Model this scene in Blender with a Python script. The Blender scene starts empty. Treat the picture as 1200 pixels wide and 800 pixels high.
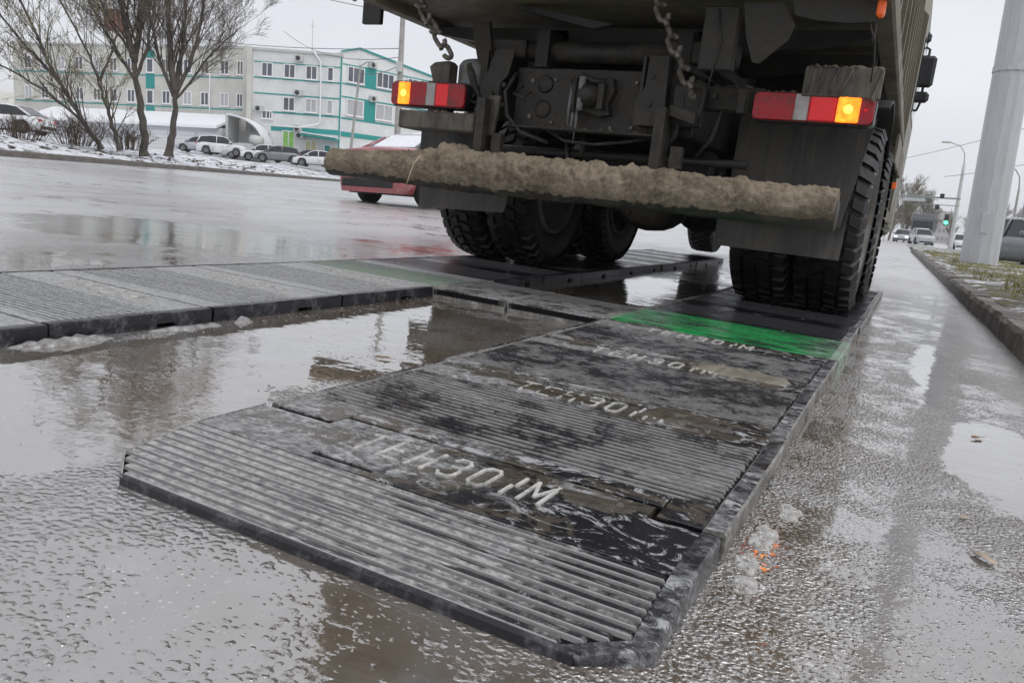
import bpy, math, random
from mathutils import Vector, Matrix, noise as mnoise
R = math.radians
random.seed(7)
scene = bpy.context.scene
col = scene.collection

# ------------------------------------------------------------------ camera
cam_data = bpy.data.cameras.new('camera')
cam = bpy.data.objects.new('camera', cam_data)
col.objects.link(cam)
cam_data.sensor_width = 36.0
cam_data.lens = 27.21
cam_data.clip_start = 0.02
cam_data.clip_end = 3000.0
CR, CU, CB = Vector((0.8802, 0.4610, 0.1110)), Vector((-0.1840, 0.1155, 0.9761)), Vector((0.4372, -0.8797, 0.1865))
CB.normalize(); CR = (CR - CB * CR.dot(CB)).normalized(); CU = CB.cross(CR)
cam.matrix_world = Matrix(((CR.x, CU.x, CB.x, 0.0), (CR.y, CU.y, CB.y, 0.0), (CR.z, CU.z, CB.z, 0.5), (0, 0, 0, 1)))
scene.camera = cam

# ------------------------------------------------------------------ sky and sun (overcast winter day)
SUN_EL, SUN_AZ = R(58), R(108)          # azimuth clockwise from +Y
world = bpy.data.worlds.new('World')
scene.world = world
world.use_nodes = True
wt = world.node_tree
bg = wt.nodes['Background']
sky = wt.nodes.new('ShaderNodeTexSky')
sky.sky_type = 'NISHITA'
sky.sun_disc = False
sky.sun_elevation = SUN_EL
sky.sun_rotation = SUN_AZ
sky.dust_density = 4.0
tc = wt.nodes.new('ShaderNodeTexCoord')
mp = wt.nodes.new('ShaderNodeMapping'); mp.inputs['Scale'].default_value = (1, 1, 2.6)
wt.links.new(tc.outputs['Generated'], mp.inputs['Vector'])
nz = wt.nodes.new('ShaderNodeTexNoise'); nz.inputs['Scale'].default_value = 1.6; nz.inputs['Detail'].default_value = 4
wt.links.new(mp.outputs[0], nz.inputs['Vector'])
rp = wt.nodes.new('ShaderNodeValToRGB')
rp.color_ramp.elements[0].position = 0.3; rp.color_ramp.elements[0].color = (6.4, 6.6, 7.15, 1)
rp.color_ramp.elements[1].position = 0.72; rp.color_ramp.elements[1].color = (8.0, 8.15, 8.6, 1)
wt.links.new(nz.outputs['Fac'], rp.inputs['Fac'])
mx = wt.nodes.new('ShaderNodeMix'); mx.data_type = 'RGBA'; mx.inputs[0].default_value = 0.93
wt.links.new(sky.outputs[0], mx.inputs[6]); wt.links.new(rp.outputs[0], mx.inputs[7])
wt.links.new(mx.outputs[2], bg.inputs['Color'])
bg.inputs['Strength'].default_value = 0.115
sun_data = bpy.data.lights.new('sun', 'SUN')
sun_data.energy = 1.4
sun_data.angle = R(40)
sun_data.color = (1.0, 0.985, 0.965)
sun = bpy.data.objects.new('sun', sun_data)
col.objects.link(sun)
sd = Vector((math.sin(SUN_AZ) * math.cos(SUN_EL), math.cos(SUN_AZ) * math.cos(SUN_EL), math.sin(SUN_EL)))
sun.rotation_euler = sd.to_track_quat('Z', 'Y').to_euler()
scene.view_settings.view_transform = 'Standard'
scene.view_settings.look = 'None'
scene.view_settings.exposure = 0.0
scene.view_settings.gamma = 1.0
scene.view_settings.use_curve_mapping = False

# The carriageway has a cross-fall of 2.4 degrees and is this scene's XY plane; what stands plumb leans against it by that angle.
TILT = Matrix.Rotation(-math.atan(0.042), 4, 'Y')

# ------------------------------------------------------------------ material helpers
class NT:
    """a node tree under construction"""
    def __init__(s, name):
        s.m = bpy.data.materials.new(name); s.m.use_nodes = True
        s.t = s.m.node_tree; s.b = s.t.nodes['Principled BSDF']
        s.co = s.n('ShaderNodeTexCoord').outputs['Object']
    def n(s, typ, **kw):
        nd = s.t.nodes.new(typ)
        for k, v in kw.items():
            s.set(nd, k, v)
        return nd
    def set(s, nd, k, v):
        if k in ('operation', 'data_type', 'blend_type', 'feature', 'distance', 'interpolation_type', 'noise_dimensions', 'musgrave_type'):
            setattr(nd, k, v); return
        key = int(k[1:]) if k[0] == '_' else k.replace('__', ' ')
        sock = nd.inputs[key]
        if isinstance(v, bpy.types.NodeSocket):
            s.t.links.new(v, sock)
        else:
            if sock.type == 'RGBA' and len(v) == 3: v = (*v, 1)
            sock.default_value = v
    def p(s, k, v): s.set(s.b, k, v)
    def noise(s, scale, detail=4, rough=0.55, vec=None, dist=0.0):
        return s.n('ShaderNodeTexNoise', Scale=scale, Detail=detail, Roughness=rough, Distortion=dist, Vector=vec or s.co).outputs['Fac']
    def vor(s, scale, vec=None, feature='F1', rand=1.0):
        return s.n('ShaderNodeTexVoronoi', feature=feature, Scale=scale, Randomness=rand, Vector=vec or s.co)
    def map(s, scale=(1, 1, 1), loc=(0, 0, 0), rot=(0, 0, 0), vec=None):
        return s.n('ShaderNodeMapping', Vector=vec or s.co, Scale=scale, Location=loc, Rotation=rot).outputs[0]
    def step(s, f, a, b, lo=0.0, hi=1.0):
        r = s.t.nodes.new('ShaderNodeMapRange'); r.interpolation_type = 'SMOOTHSTEP'
        s.set(r, '_0', f)
        for i, v in ((1, a), (2, b), (3, lo), (4, hi)): s.set(r, '_%d' % i, v)
        return r.outputs[0]
    def math(s, op, a, b=0.0, clamp=False):
        nd = s.n('ShaderNodeMath', operation=op, _0=a, _1=b); nd.use_clamp = clamp
        return nd.outputs[0]
    def mix(s, f, a, b):
        return s.n('ShaderNodeMix', data_type='RGBA', _0=f, _6=a, _7=b).outputs[2]
    def mixf(s, f, a, b):
        return s.n('ShaderNodeMix', _0=f, _2=a, _3=b).outputs[0]
    def bump(s, h, dist=0.01, strength=1.0):
        nd = s.n('ShaderNodeBump', Height=h, Strength=strength, Distance=dist)
        s.p('Normal', nd.outputs[0])
    def rgb(s, c): return tuple(c)
    def xyz(s):
        x = s.n('ShaderNodeSeparateXYZ', Vector=s.co).outputs
        return x[0], x[1], x[2]
    def ellipse(s, cx, cy, rx, ry, soft=0.35):
        x, y, z = s.xyz()
        dx = s.math('DIVIDE', s.math('SUBTRACT', x, cx), rx); dy = s.math('DIVIDE', s.math('SUBTRACT', y, cy), ry)
        d = s.math('SQRT', s.math('ADD', s.math('MULTIPLY', dx, dx), s.math('MULTIPLY', dy, dy)))
        return d

def plain(name, c, rough=0.6, metal=0.0, vary=0.2, scale=6.0, bump=0.0, emit=None, es=0.0, spec=None):
    k = NT(name)
    f = k.noise(scale, 5)
    k.p('Base Color', k.mix(f, tuple(v * (1 - vary) for v in c), tuple(min(1, v * (1 + vary)) for v in c)))
    k.p('Roughness', k.step(f, 0.3, 0.7, max(0.02, rough - 0.1), min(1, rough + 0.1)))
    k.p('Metallic', metal)
    if bump: k.bump(k.noise(scale * 5, 4), bump)
    if emit: k.p('Emission Color', emit); k.p('Emission Strength', es)
    if spec is not None: k.p('Specular IOR Level', spec)
    return k.m

def dirty(name, c, d, amount=0.5, rough=0.6, scale=5.0, drough=0.85, bump=0.002, soft=0.12, stretch=(1, 1, 1), metal=0.0, coat=0.0):
    """a coloured surface c partly covered with dirt d"""
    k = NT(name)
    v = k.map(stretch)
    f = k.noise(scale, 8, 0.65, v)
    g = k.noise(scale * 7, 4, 0.6, v)
    h = k.math('ADD', k.math('MULTIPLY', f, 0.75), k.math('MULTIPLY', g, 0.25))
    t = 1 - amount
    msk = k.step(h, 0.25 + 0.5 * t - soft, 0.25 + 0.5 * t + soft)
    cc = k.mix(g, tuple(x * 0.8 for x in c), tuple(x * 1.2 for x in c))
    dd = k.mix(g, tuple(x * 0.65 for x in d), tuple(x * 1.3 for x in d))
    k.p('Base Color', k.mix(msk, cc, dd))
    k.p('Roughness', k.mixf(msk, rough, drough))
    k.p('Metallic', metal)
    if coat: k.p('Coat Weight', coat); k.p('Coat Roughness', 0.1)
    k.bump(k.math('ADD', h, k.math('MULTIPLY', msk, 0.3)), bump)
    return k.m

# ------------------------------------------------------------------ mesh helpers
ORG = {}
class MB:
    """collects shapes into one mesh; build() links it as ONE object"""
    def __init__(s): s.v, s.f, s.mi, s.sm, s.cur, s.smooth = [], [], [], [], 0, False
    def add(s, vs, fs, smooth=None):
        b = len(s.v); s.v.extend(Vector(p) for p in vs)
        for f in fs:
            s.f.append([b + i for i in f]); s.mi.append(s.cur); s.sm.append(s.smooth if smooth is None else smooth)
        return s
    def box(s, x0, x1, y0, y1, z0, z1, M=None):
        vs = [Vector(p) for p in ((x0, y0, z0), (x1, y0, z0), (x1, y1, z0), (x0, y1, z0), (x0, y0, z1), (x1, y0, z1), (x1, y1, z1), (x0, y1, z1))]
        if M is not None: vs = [M @ p for p in vs]
        return s.add(vs, [(3, 2, 1, 0), (4, 5, 6, 7), (0, 1, 5, 4), (1, 2, 6, 5), (2, 3, 7, 6), (3, 0, 4, 7)], False)
    def bbox(s, x0, x1, y0, y1, z0, z1, b=0.005, M=None):
        """box with chamfered edges"""
        vs, idx = [], {}
        X, Y, Z = (x0, x1), (y0, y1), (z0, z1)
        for i in (0, 1):
            for j in (0, 1):
                for l in (0, 1):
                    si, sj, sl = (1 - 2 * i) * b, (1 - 2 * j) * b, (1 - 2 * l) * b
                    for ax, p in ((0, (X[i], Y[j] + sj, Z[l] + sl)), (1, (X[i] + si, Y[j], Z[l] + sl)), (2, (X[i] + si, Y[j] + sj, Z[l]))):
                        idx[(i, j, l, ax)] = len(vs); vs.append(Vector(p))
        fs = []
        for i in (0, 1):
            fs.append([idx[(i, a, c, 0)] for a, c in ((0, 0), (1, 0), (1, 1), (0, 1))][::(1 if i else -1)])
            fs.append([idx[(a, i, c, 1)] for a, c in ((0, 0), (0, 1), (1, 1), (1, 0))][::(1 if i else -1)])
            fs.append([idx[(a, c, i, 2)] for a, c in ((0, 0), (1, 0), (1, 1), (0, 1))][::(1 if i else -1)])
        for i in (0, 1):
            for j in (0, 1):
                fs.append([idx[(i, j, 0, 0)], idx[(i, j, 1, 0)], idx[(i, j, 1, 1)], idx[(i, j, 0, 1)]])
                fs.append([idx[(i, 0, j, 0)], idx[(i, 1, j, 0)], idx[(i, 1, j, 2)], idx[(i, 0, j, 2)]])
                fs.append([idx[(0, i, j, 1)], idx[(1, i, j, 1)], idx[(1, i, j, 2)], idx[(0, i, j, 2)]])
                for l in (0, 1): fs.append([idx[(i, j, l, a)] for a in (0, 1, 2)])
        if M is not None: vs = [M @ p for p in vs]
        return s.add(vs, fs, False)
    def prism(s, pts, axis, a, b, M=None):
        """polygon of 2-D points extruded along axis from a to b: x -> (y,z), y -> (x,z), z -> (x,y)"""
        def P(p, t): return Vector((t, p[0], p[1]) if axis == 'x' else (p[0], t, p[1]) if axis == 'y' else (p[0], p[1], t))
        n = len(pts)
        vs = [P(p, a) for p in pts] + [P(p, b) for p in pts]
        if M is not None: vs = [M @ p for p in vs]
        fs = [list(range(n))[::-1], list(range(n, 2 * n))] + [(i, (i + 1) % n, n + (i + 1) % n, n + i) for i in range(n)]
        return s.add(vs, fs, False)
    def tube(s, path, r, sides=8, caps=True, smooth=True):
        path = [Vector(p) for p in path]; n = len(path)
        rs = r if isinstance(r, (list, tuple)) else [r] * n
        b = len(s.v); up = None
        for i, p in enumerate(path):
            d = (path[min(i + 1, n - 1)] - path[max(i - 1, 0)]).normalized()
            if up is None:
                up = d.orthogonal().normalized()
            else:
                up = (up - d * up.dot(d)); up = up.normalized() if up.length > 1e-6 else d.orthogonal().normalized()
            w = d.cross(up)
            for k in range(sides):
                a = 2 * math.pi * k / sides
                s.v.append(p + (up * math.cos(a) + w * math.sin(a)) * rs[i])
        for i in range(n - 1):
            for k in range(sides):
                k2 = (k + 1) % sides
                s.f.append([b + i * sides + k, b + i * sides + k2, b + (i + 1) * sides + k2, b + (i + 1) * sides + k]); s.mi.append(s.cur); s.sm.append(smooth)
        if caps:
            for f in (list(range(b, b + sides))[::-1], list(range(b + (n - 1) * sides, b + n * sides))):
                s.f.append(f); s.mi.append(s.cur); s.sm.append(False)
        return s
    def lathe(s, prof, M, seg=32, smooth=True, closed=False):
        """profile of (axial, radius) turned round the local Z axis of M"""
        b = len(s.v); n = len(prof)
        for k in range(seg):
            a = 2 * math.pi * k / seg
            for (z, r) in prof: s.v.append(M @ Vector((r * math.cos(a), r * math.sin(a), z)))
        for k in range(seg):
            k2 = (k + 1) % seg
            for i in range(n - 1 if not closed else n):
                i2 = (i + 1) % n
                s.f.append([b + k * n + i, b + k2 * n + i, b + k2 * n + i2, b + k * n + i2]); s.mi.append(s.cur); s.sm.append(smooth)
        return s
    def loft(s, rings, closed=True, caps=True, smooth=True):
        b = len(s.v); n = len(rings[0])
        for r in rings: s.v.extend(Vector(p) for p in r)
        for i in range(len(rings) - 1):
            for k in range(n if closed else n - 1):
                k2 = (k + 1) % n
                s.f.append([b + i * n + k, b + i * n + k2, b + (i + 1) * n + k2, b + (i + 1) * n + k]); s.mi.append(s.cur); s.sm.append(smooth)
        if caps and closed:
            for f in (list(range(b, b + n))[::-1], list(range(b + (len(rings) - 1) * n, b + len(rings) * n))):
                s.f.append(f); s.mi.append(s.cur); s.sm.append(False)
        return s
    def build(s, name, mats, parent=None, origin=None, fix=True):
        o0 = Vector(origin) if origin is not None else (ORG.get(parent.name, Vector()) if parent is not None else Vector())
        me = bpy.data.meshes.new(name)
        me.from_pydata([tuple(p - o0) for p in s.v], [], s.f)
        for m in (mats if isinstance(mats, (list, tuple)) else [mats]): me.materials.append(m)
        me.polygons.foreach_set('material_index', s.mi)
        me.polygons.foreach_set('use_smooth', s.sm)
        me.update()
        if fix:
            import bmesh
            bm = bmesh.new(); bm.from_mesh(me); bmesh.ops.recalc_face_normals(bm, faces=bm.faces); bm.to_mesh(me); bm.free()
        o = bpy.data.objects.new(name, me); col.objects.link(o)
        if parent is not None:
            o.parent = parent; ORG[o.name] = o0
        elif origin is not None:
            o.location = o0
        return o

def tag(o, label=None, cat=None, group=None, kind=None):
    for k, v in (('label', label), ('category', cat), ('group', group), ('kind', kind)):
        if v: o[k] = v
    return o
def empty(name, loc=(0, 0, 0), label=None, cat=None, group=None, kind=None):
    o = bpy.data.objects.new(name, None); col.objects.link(o); o.location = loc
    o.empty_display_size = 0.1
    ORG[o.name] = Vector(loc)
    return tag(o, label, cat, group, kind)
def copy_tree(o, parent=None):
    c = o.copy(); col.objects.link(c)
    if parent is not None: c.parent = parent
    for ch in list(o.children): copy_tree(ch, c)
    return c
def inst(src, parent, name=None):
    """another piece sharing src's mesh"""
    c = src.copy(); col.objects.link(c); c.parent = parent
    return c
def plumb(o, loc, yaw=0.0):
    o.matrix_world = Matrix.Translation(Vector(loc)) @ TILT @ Matrix.Rotation(yaw, 4, 'Z')
def aim(p, q, roll=None):
    """matrix whose local Z runs from p towards q"""
    p, q = Vector(p), Vector(q)
    m = (q - p).to_track_quat('Z', 'Y').to_matrix().to_4x4(); m.translation = p
    return m
AX = Matrix.Rotation(math.pi / 2, 4, 'Y')   # turns local Z into +X

# ================================================================== the setting
def road_material():
    k = NT('wet_icy_road')
    x, y, z = k.xyz()
    macro = k.noise(1.1, 6, 0.6)
    mid = k.noise(4.5, 7, 0.62)
    wide = k.noise(0.22, 4, 0.6)
    streak = k.noise(1.0, 6, 0.65, k.map((2.2, 0.55, 1)))
    # standing water: low spots, plus the pools between the mat rows and along the kerb
    pools = None
    for cx, cy, rx, ry in ((-1.5, 1.95, 0.42, 1.0), (-1.45, 4.6, 0.75, 1.2), (0.135, 3.5, 0.07, 0.75), (0.27, 2.2, 0.13, 0.45), (-1.6, 0.95, 0.5, 0.55), (-4.4, 3.5, 1.1, 0.9)):
        d = k.ellipse(cx, cy, rx, ry)
        d = k.math('ADD', d, k.math('MULTIPLY', k.math('SUBTRACT', mid, 0.5), 1.5))
        m = k.step(d, 0.75, 1.08, 1.0, 0.0)
        pools = m if pools is None else k.math('MAXIMUM', pools, m)
    low = k.step(k.math('ADD', k.math('MULTIPLY', macro, 0.6), k.math('MULTIPLY', mid, 0.4)), 0.38, 0.46, 1.0, 0.0)
    pool = k.math('MAXIMUM', pools, k.math('MULTIPLY', low, k.step(x, 0.0, -0.5, 0.0, 0.85)))
    # frozen pebbly crust, standing out of a thin flat film of water
    warp = k.n('ShaderNodeVectorMath', operation='ADD', _0=k.co, _1=k.n('ShaderNodeVectorMath', operation='SCALE', _0=k.n('ShaderNodeTexNoise', Scale=55.0, Detail=3.0, Vector=k.co).outputs['Color'], Scale=0.009).outputs[0]).outputs[0]
    v1 = k.vor(112.0, k.map((0.75, 1, 1), vec=warp), 'SMOOTH_F1')
    v2 = k.vor(150.0, warp)
    grain = k.noise(80.0, 4, 0.65)
    lump = k.noise(16.0, 5, 0.65)
    pebble = k.math('ADD', k.math('MULTIPLY', k.math('SUBTRACT', 0.62, v1.outputs['Distance']), 1.0), k.math('ADD', k.math('MULTIPLY', k.math('SUBTRACT', grain, 0.5), 0.5), k.math('MULTIPLY', k.math('SUBTRACT', 0.35, v2.outputs['Distance']), 0.15)))
    chip = k.math('MULTIPLY', k.step(x, -0.4, -0.15), k.step(x, 1.6, 0.9))
    chips = k.math('ADD', k.math('MULTIPLY', k.math('SUBTRACT', 0.5, k.vor(165.0, warp, 'SMOOTH_F1').outputs['Distance']), 1.2), k.math('MULTIPLY', k.math('SUBTRACT', grain, 0.5), 0.9))
    pebble = k.mixf(chip, pebble, chips)
    pebble = k.math('ADD', pebble, k.math('MULTIPLY', k.math('SUBTRACT', lump, 0.5), 1.1))
    zone = k.noise(2.6, 5, 0.65, k.map((1, 0.8, 1), (3.1, 1.7, 0)))
    level = k.step(zone, 0.34, 0.58, 0.50, -0.08)
    # coarser, drier chips beside the right-hand mats
    level = k.math('SUBTRACT', level, k.math('MULTIPLY', chip, k.step(x, -0.1, 0.15, 0.03, 0.14)))
    level = k.math('ADD', level, k.math('MULTIPLY', pool, 1.5))
    e = k.math('SUBTRACT', pebble, level)
    e = k.n('ShaderNodeMath', operation='SMOOTH_MAX', _0=e, _1=0.0, _2=0.14).outputs[0]
    e = k.math('MINIMUM', e, 0.9)
    far = k.step(y, 9.0, 2.5, 0.25, 1.0)
    left = k.step(x, -7.0, -3.0, 0.6, 1.0)
    proud = k.step(e, 0.0, 0.25)
    h = k.math('MULTIPLY', e, k.math('MULTIPLY', far, left))
    ripple = k.math('MULTIPLY', k.noise(11.0, 3, 0.5, k.map((0.5, 1.3, 1), rot=(0, 0, 0.25))), 0.16)
    h = k.math('ADD', h, ripple)
    h = k.math('ADD', h, k.math('MULTIPLY', macro, 1.2))
    away = k.math('MAXIMUM', k.step(x, -2.6, -5.0), k.step(y, 6.0, 11.0))
    # colour: brown wet asphalt, grey slush, white ice crumbs
    brown = k.mix(k.noise(26.0, 5, 0.7), (0.078, 0.060, 0.042), (0.19, 0.150, 0.108))
    slush = k.mix(grain, (0.13, 0.13, 0.13), (0.33, 0.335, 0.34))
    sm = k.step(k.math('ADD', k.math('MULTIPLY', macro, 0.4), k.math('ADD', k.math('MULTIPLY', mid, 0.3), k.math('MULTIPLY', streak, 0.3))), 0.44, 0.62)
    sm = k.math('MULTIPLY', sm, 0.65)
    c = k.mix(sm, brown, slush)
    snow_side = k.math('MULTIPLY', k.step(k.math('ADD', wide, k.math('MULTIPLY', mid, 0.35)), 0.62, 0.8), k.step(k.math('ADD', k.math('ABSOLUTE', k.math('ADD', x, 1.5)), k.math('MULTIPLY', y, 0.05)), 1.8, 6.0))
    c = k.mix(k.math('MULTIPLY', away, k.step(streak, 0.36, 0.6, 0.15, 0.7)), c, (0.42, 0.42, 0.43))
    c = k.mix(k.math('MULTIPLY', snow_side, 0.7), c, (0.5, 0.5, 0.52))
    crumb = k.math('MULTIPLY', k.step(k.vor(75.0).outputs['Distance'], 0.13, 0.2, 1.0, 0.0), k.step(k.noise(6.0, 3), 0.46, 0.6))
    c = k.mix(k.math('MULTIPLY', crumb, 0.75), c, (0.46, 0.45, 0.43))
    fleck = k.step(k.noise(125.0, 4, 0.6, k.map((1, .8, 1), (3, 5, 1))), k.math('SUBTRACT', 0.70, k.math('MULTIPLY', chip, k.step(x, 0.25, -0.05, 0.0, 0.16))), k.math('SUBTRACT', 0.74, k.math('MULTIPLY', chip, k.step(x, 0.25, -0.05, 0.0, 0.13))))
    fleck = k.math('MULTIPLY', fleck, k.math('SUBTRACT', 1.0, pool))
    c = k.mix(k.math('MULTIPLY', fleck, 0.85), c, (0.46, 0.44, 0.41))
    k.p('Base Color', c)
    rg = k.mixf(pool, k.mixf(proud, 0.05, 0.16), 0.03)
    rg = k.math('MAXIMUM', rg, k.math('MULTIPLY', k.math('MULTIPLY', k.step(x, .1, .45), k.math('SUBTRACT', 1.0, pool)), 0.26))
    rg = k.math('MAXIMUM', rg, k.math('MULTIPLY', away, k.mixf(pool, 0.36, 0.14)))
    k.p('Roughness', k.math('ADD', rg, k.math('MULTIPLY', crumb, 0.3)))
    k.p('IOR', 1.5)
    k.p('Coat Weight', k.mixf(pool, 0.9, 1.0)); k.p('Coat IOR', 4.0); k.p('Coat Roughness', rg)
    nd = k.n('ShaderNodeBump', Height=h, Strength=1.0, Distance=0.0052)
    k.p('Normal', nd.outputs[0]); k.p('Coat Normal', nd.outputs[0])
    return k.m

mb = MB()
mb.add([(-700, -300, 0), (700, -300, 0), (700, 900, 0), (-700, 900, 0)], [(0, 1, 2, 3)])
tag(mb.build('road', road_material()), kind='structure', label='wet icy carriageway with slush and puddles')

def snow_dirt(name, amount=0.4, dirt=(0.035, 0.027, 0.02), scale=1.6, extra=None):
    k = NT(name)
    f = k.math('ADD', k.math('MULTIPLY', k.noise(scale, 8, 0.68), 0.7), k.math('MULTIPLY', k.noise(scale * 9, 4, 0.6), 0.3))
    m = k.step(f, 0.30 + 0.4 * amount - 0.03, 0.30 + 0.4 * amount + 0.05)
    g = k.noise(scale * 14, 4)
    d = k.mix(g, tuple(v * 0.6 for v in dirt), tuple(v * 1.6 for v in dirt))
    if extra: d = k.mix(k.step(k.noise(scale * 1.3, 5), 0.42, 0.6), d, extra)
    k.p('Base Color', k.mix(m, d, k.mix(g, (0.62, 0.64, 0.68), (0.8, 0.81, 0.84))))
    k.p('Roughness', 0.8)
    k.bump(k.math('ADD', f, k.math('MULTIPLY', m, 0.25)), 0.12)
    return k.m
M_verge = snow_dirt('snow_over_soil', 0.36)
M_grass_soil = snow_dirt('snow_over_grass', 0.51, (0.10, 0.085, 0.04), 1.9, (0.14, 0.13, 0.05))
M_kerb = dirty('kerb_concrete', (0.22, 0.2, 0.18), (0.06, 0.05, 0.042), 0.5, 0.7, 3.0, 0.6, 0.006)
M_kerb_snow = dirty('kerb_concrete_far', (0.11, 0.098, 0.085), (0.2, 0.19, 0.18), 0.4, 0.7, 1.2, 0.8, 0.006, 0.15)

def fbm(x, y, s, o=4, seed=0.0):
    return mnoise.fractal(Vector((x * s + seed, y * s - seed, seed)), 0.9, 2.0, o)

# left verge: rises from the far kerb to the car park in front of the offices
KD = Vector((-0.4193, 0.9078, 0)); KN = Vector((-0.9078, -0.4193, 0)); K0 = Vector((-20.17, 11.41, 0))
def left_z(w):
    pts = ((0.0, 0.13), (0.5, 0.17), (3, 0.36), (6, 0.5), (10, 0.66), (20, 0.74), (40, 0.85), (60, 1.25), (90, 1.7), (400, 4))
    for (a, za), (b, zb) in zip(pts, pts[1:]):
        if w <= b: return za + (zb - za) * (w - a) / (b - a)
    return pts[-1][1]
ws = [0.16, 0.3, 0.5, 0.8, 1.1, 1.4, 1.8, 2.2, 2.7, 3.2, 3.8, 4.5, 5.2, 6, 7, 8, 9, 10, 12, 15, 20, 26, 33, 40, 50, 60, 75, 90, 140, 400]
ss = [-60, -45, -35, -28] + [-24 + 0.5 * i for i in range(110)] + [32, 36, 42, 50, 60, 80, 110, 160, 300]
vs, fs = [], []
for sv in ss:
    for w in ws:
        p = K0 + KD * sv + KN * w
        a = 0.0 if w < 0.4 else (0.1 if w < 9 else 0.05)
        vs.append((p.x, p.y, left_z(w) + a * fbm(p.x, p.y, 0.9) + 0.6 * a * fbm(p.x, p.y, 2.7, 3, 9.0)))
nw = len(ws)
for i in range(len(ss) - 1):
    for j in range(nw - 1):
        fs.append((i * nw + j, i * nw + j + 1, (i + 1) * nw + j + 1, (i + 1) * nw + j))
mb = MB(); mb.add(vs, fs, True)
tag(mb.build('snowy_verge', M_verge), kind='structure', label='snow-covered verge rising beyond the far kerb')

# kerbs: each stone is a piece
def kerb_stone(L, W, H, seed, nseg=8):
    rnd = random.Random(seed)
    n = nseg; rings = []
    for i in range(n + 1):
        t = 0.006 + (L - 0.012) * i / n
        e = lambda a=0.006: rnd.uniform(-a, a)
        c = 0.018 + abs(e(0.012))
        rings.append([(0.0 + e(), t, -0.05), (0.004 + e(), t, H - c + e()), (c + e(), t, H + e()), (W - c, t, H + e()), (W, t, H - c), (W, t, -0.05)])
    mb = MB(); mb.loft(rings, smooth=False)
    return mb
k_root = empty('far_kerb', K0, kind='structure', label='snow-dusted concrete kerb on the far side of the road')
protos = []
ang = math.atan2(KD.y, KD.x) - math.pi / 2
for i in range(64):
    if i < 4:
        o = kerb_stone(1.0, 0.16, 0.16, 40 + i, 2).build('kerb_stone', M_kerb_snow, k_root, fix=True); protos.append(o)
        # stones are modelled at the origin
        for v in o.data.vertices: v.co += K0
    else:
        o = inst(protos[i % 4], k_root)
    o.location = KD * (i - 18) * 1.0
    o.rotation_euler = (0, 0, ang)
    o.scale = (-1, 1, 1)   # the exposed face looks at the road
r_root = empty('near_kerb', (0.62, 0, 0), kind='structure', label='chipped concrete kerb beside the right-hand verge')
protos = []
rang = math.atan(0.0225)
for i in range(34):
    if i < 6:
        o = kerb_stone(1.0, 0.16, 0.125, 70 + i).build('kerb_stone', M_kerb, r_root)
        for v in o.data.vertices: v.co += Vector((0.62, 0, 0))
        protos.append(o)
    else:
        o = inst(protos[i % 6], r_root)
    yy = 1.2 + i
    o.location = (-0.0225 * yy, yy, random.uniform(-0.012, 0.006))
    o.rotation_euler = (0, random.uniform(-0.02, 0.02), rang + random.uniform(-0.008, 0.008))

# right verge
vs, fs = [], []
xs = [0.13, 0.2, 0.3, 0.4, 0.5, 0.62, 0.75, 0.9, 1.05, 1.2, 1.4, 1.6, 1.8, 2.0, 2.3, 2.7, 3.2, 4, 6, 9, 15, 40, 150, 500]
ys = [-3, 0, 2] + [3 + 0.2 * i for i in range(80)] + [19 + 0.5 * i for i in range(52)] + [46, 50, 60, 75]
for yv in ys:
    kx = 0.62 - 0.0225 * yv
    for xv in xs:
        fade = min(1, max(0, (48 - yv) / 6.0))
        hh = 0.115 + (0.03 if 0.5 < xv < 2.2 else 0.0) + (0.018 * fbm(xv, yv, 3.0) + 0.02 * fbm(xv, yv, 0.8, 3, 4.0)) * (1 if xv > 0.25 else 0.2)
        vs.append((kx + xv, yv, hh * fade + (0.012 if xv > .15 else -.002)))
nx = len(xs)
for i in range(len(ys) - 1):
    for j in range(nx - 1):
        fs.append((i * nx + j, i * nx + j + 1, (i + 1) * nx + j + 1, (i + 1) * nx + j))
mb = MB(); mb.add(vs, fs, True)
tag(mb.build('grassy_verge', M_grass_soil), kind='structure', label='verge with patchy snow and dead grass behind the near kerb')

M_grass = plain('dry_grass', (0.27, 0.25, 0.085), 0.8, vary=0.5, scale=3.0)
mb = MB(); rnd = random.Random(5)
cnt = 0
while cnt < 15000:
    yv = 5 + 27 * rnd.random() ** 1.3
    xv = 0.3 + 2.1 * rnd.random()
    x0 = 0.62 - 0.0225 * yv + xv
    if fbm(x0, yv, 1.3, 3, 2.0) + fbm(x0, yv, 5.0, 2, 7.0) * 0.4 < (0.02 if xv > 0.55 else 0.3): continue
    cnt += 1
    h = rnd.uniform(0.02, 0.075); a = rnd.uniform(0, 6.28); ln = rnd.uniform(0.01, 0.05); w = rnd.uniform(0.003, 0.007)
    d = Vector((math.cos(a), math.sin(a), 0)); q = Vector((-d.y, d.x, 0)) * w
    p = Vector((x0, yv, 0.12))
    mb.add([p - q, p + q, p + d * ln * 0.5 + Vector((0, 0, h * 0.8)) + q * 0.6, p + d * ln + Vector((0, 0, h))], [(0, 1, 2), (0, 2, 3)], True)
tag(mb.build('grass', M_grass, fix=False), 'short dead grass tufts poking through snow on the right verge', 'grass', kind='stuff')

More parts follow.
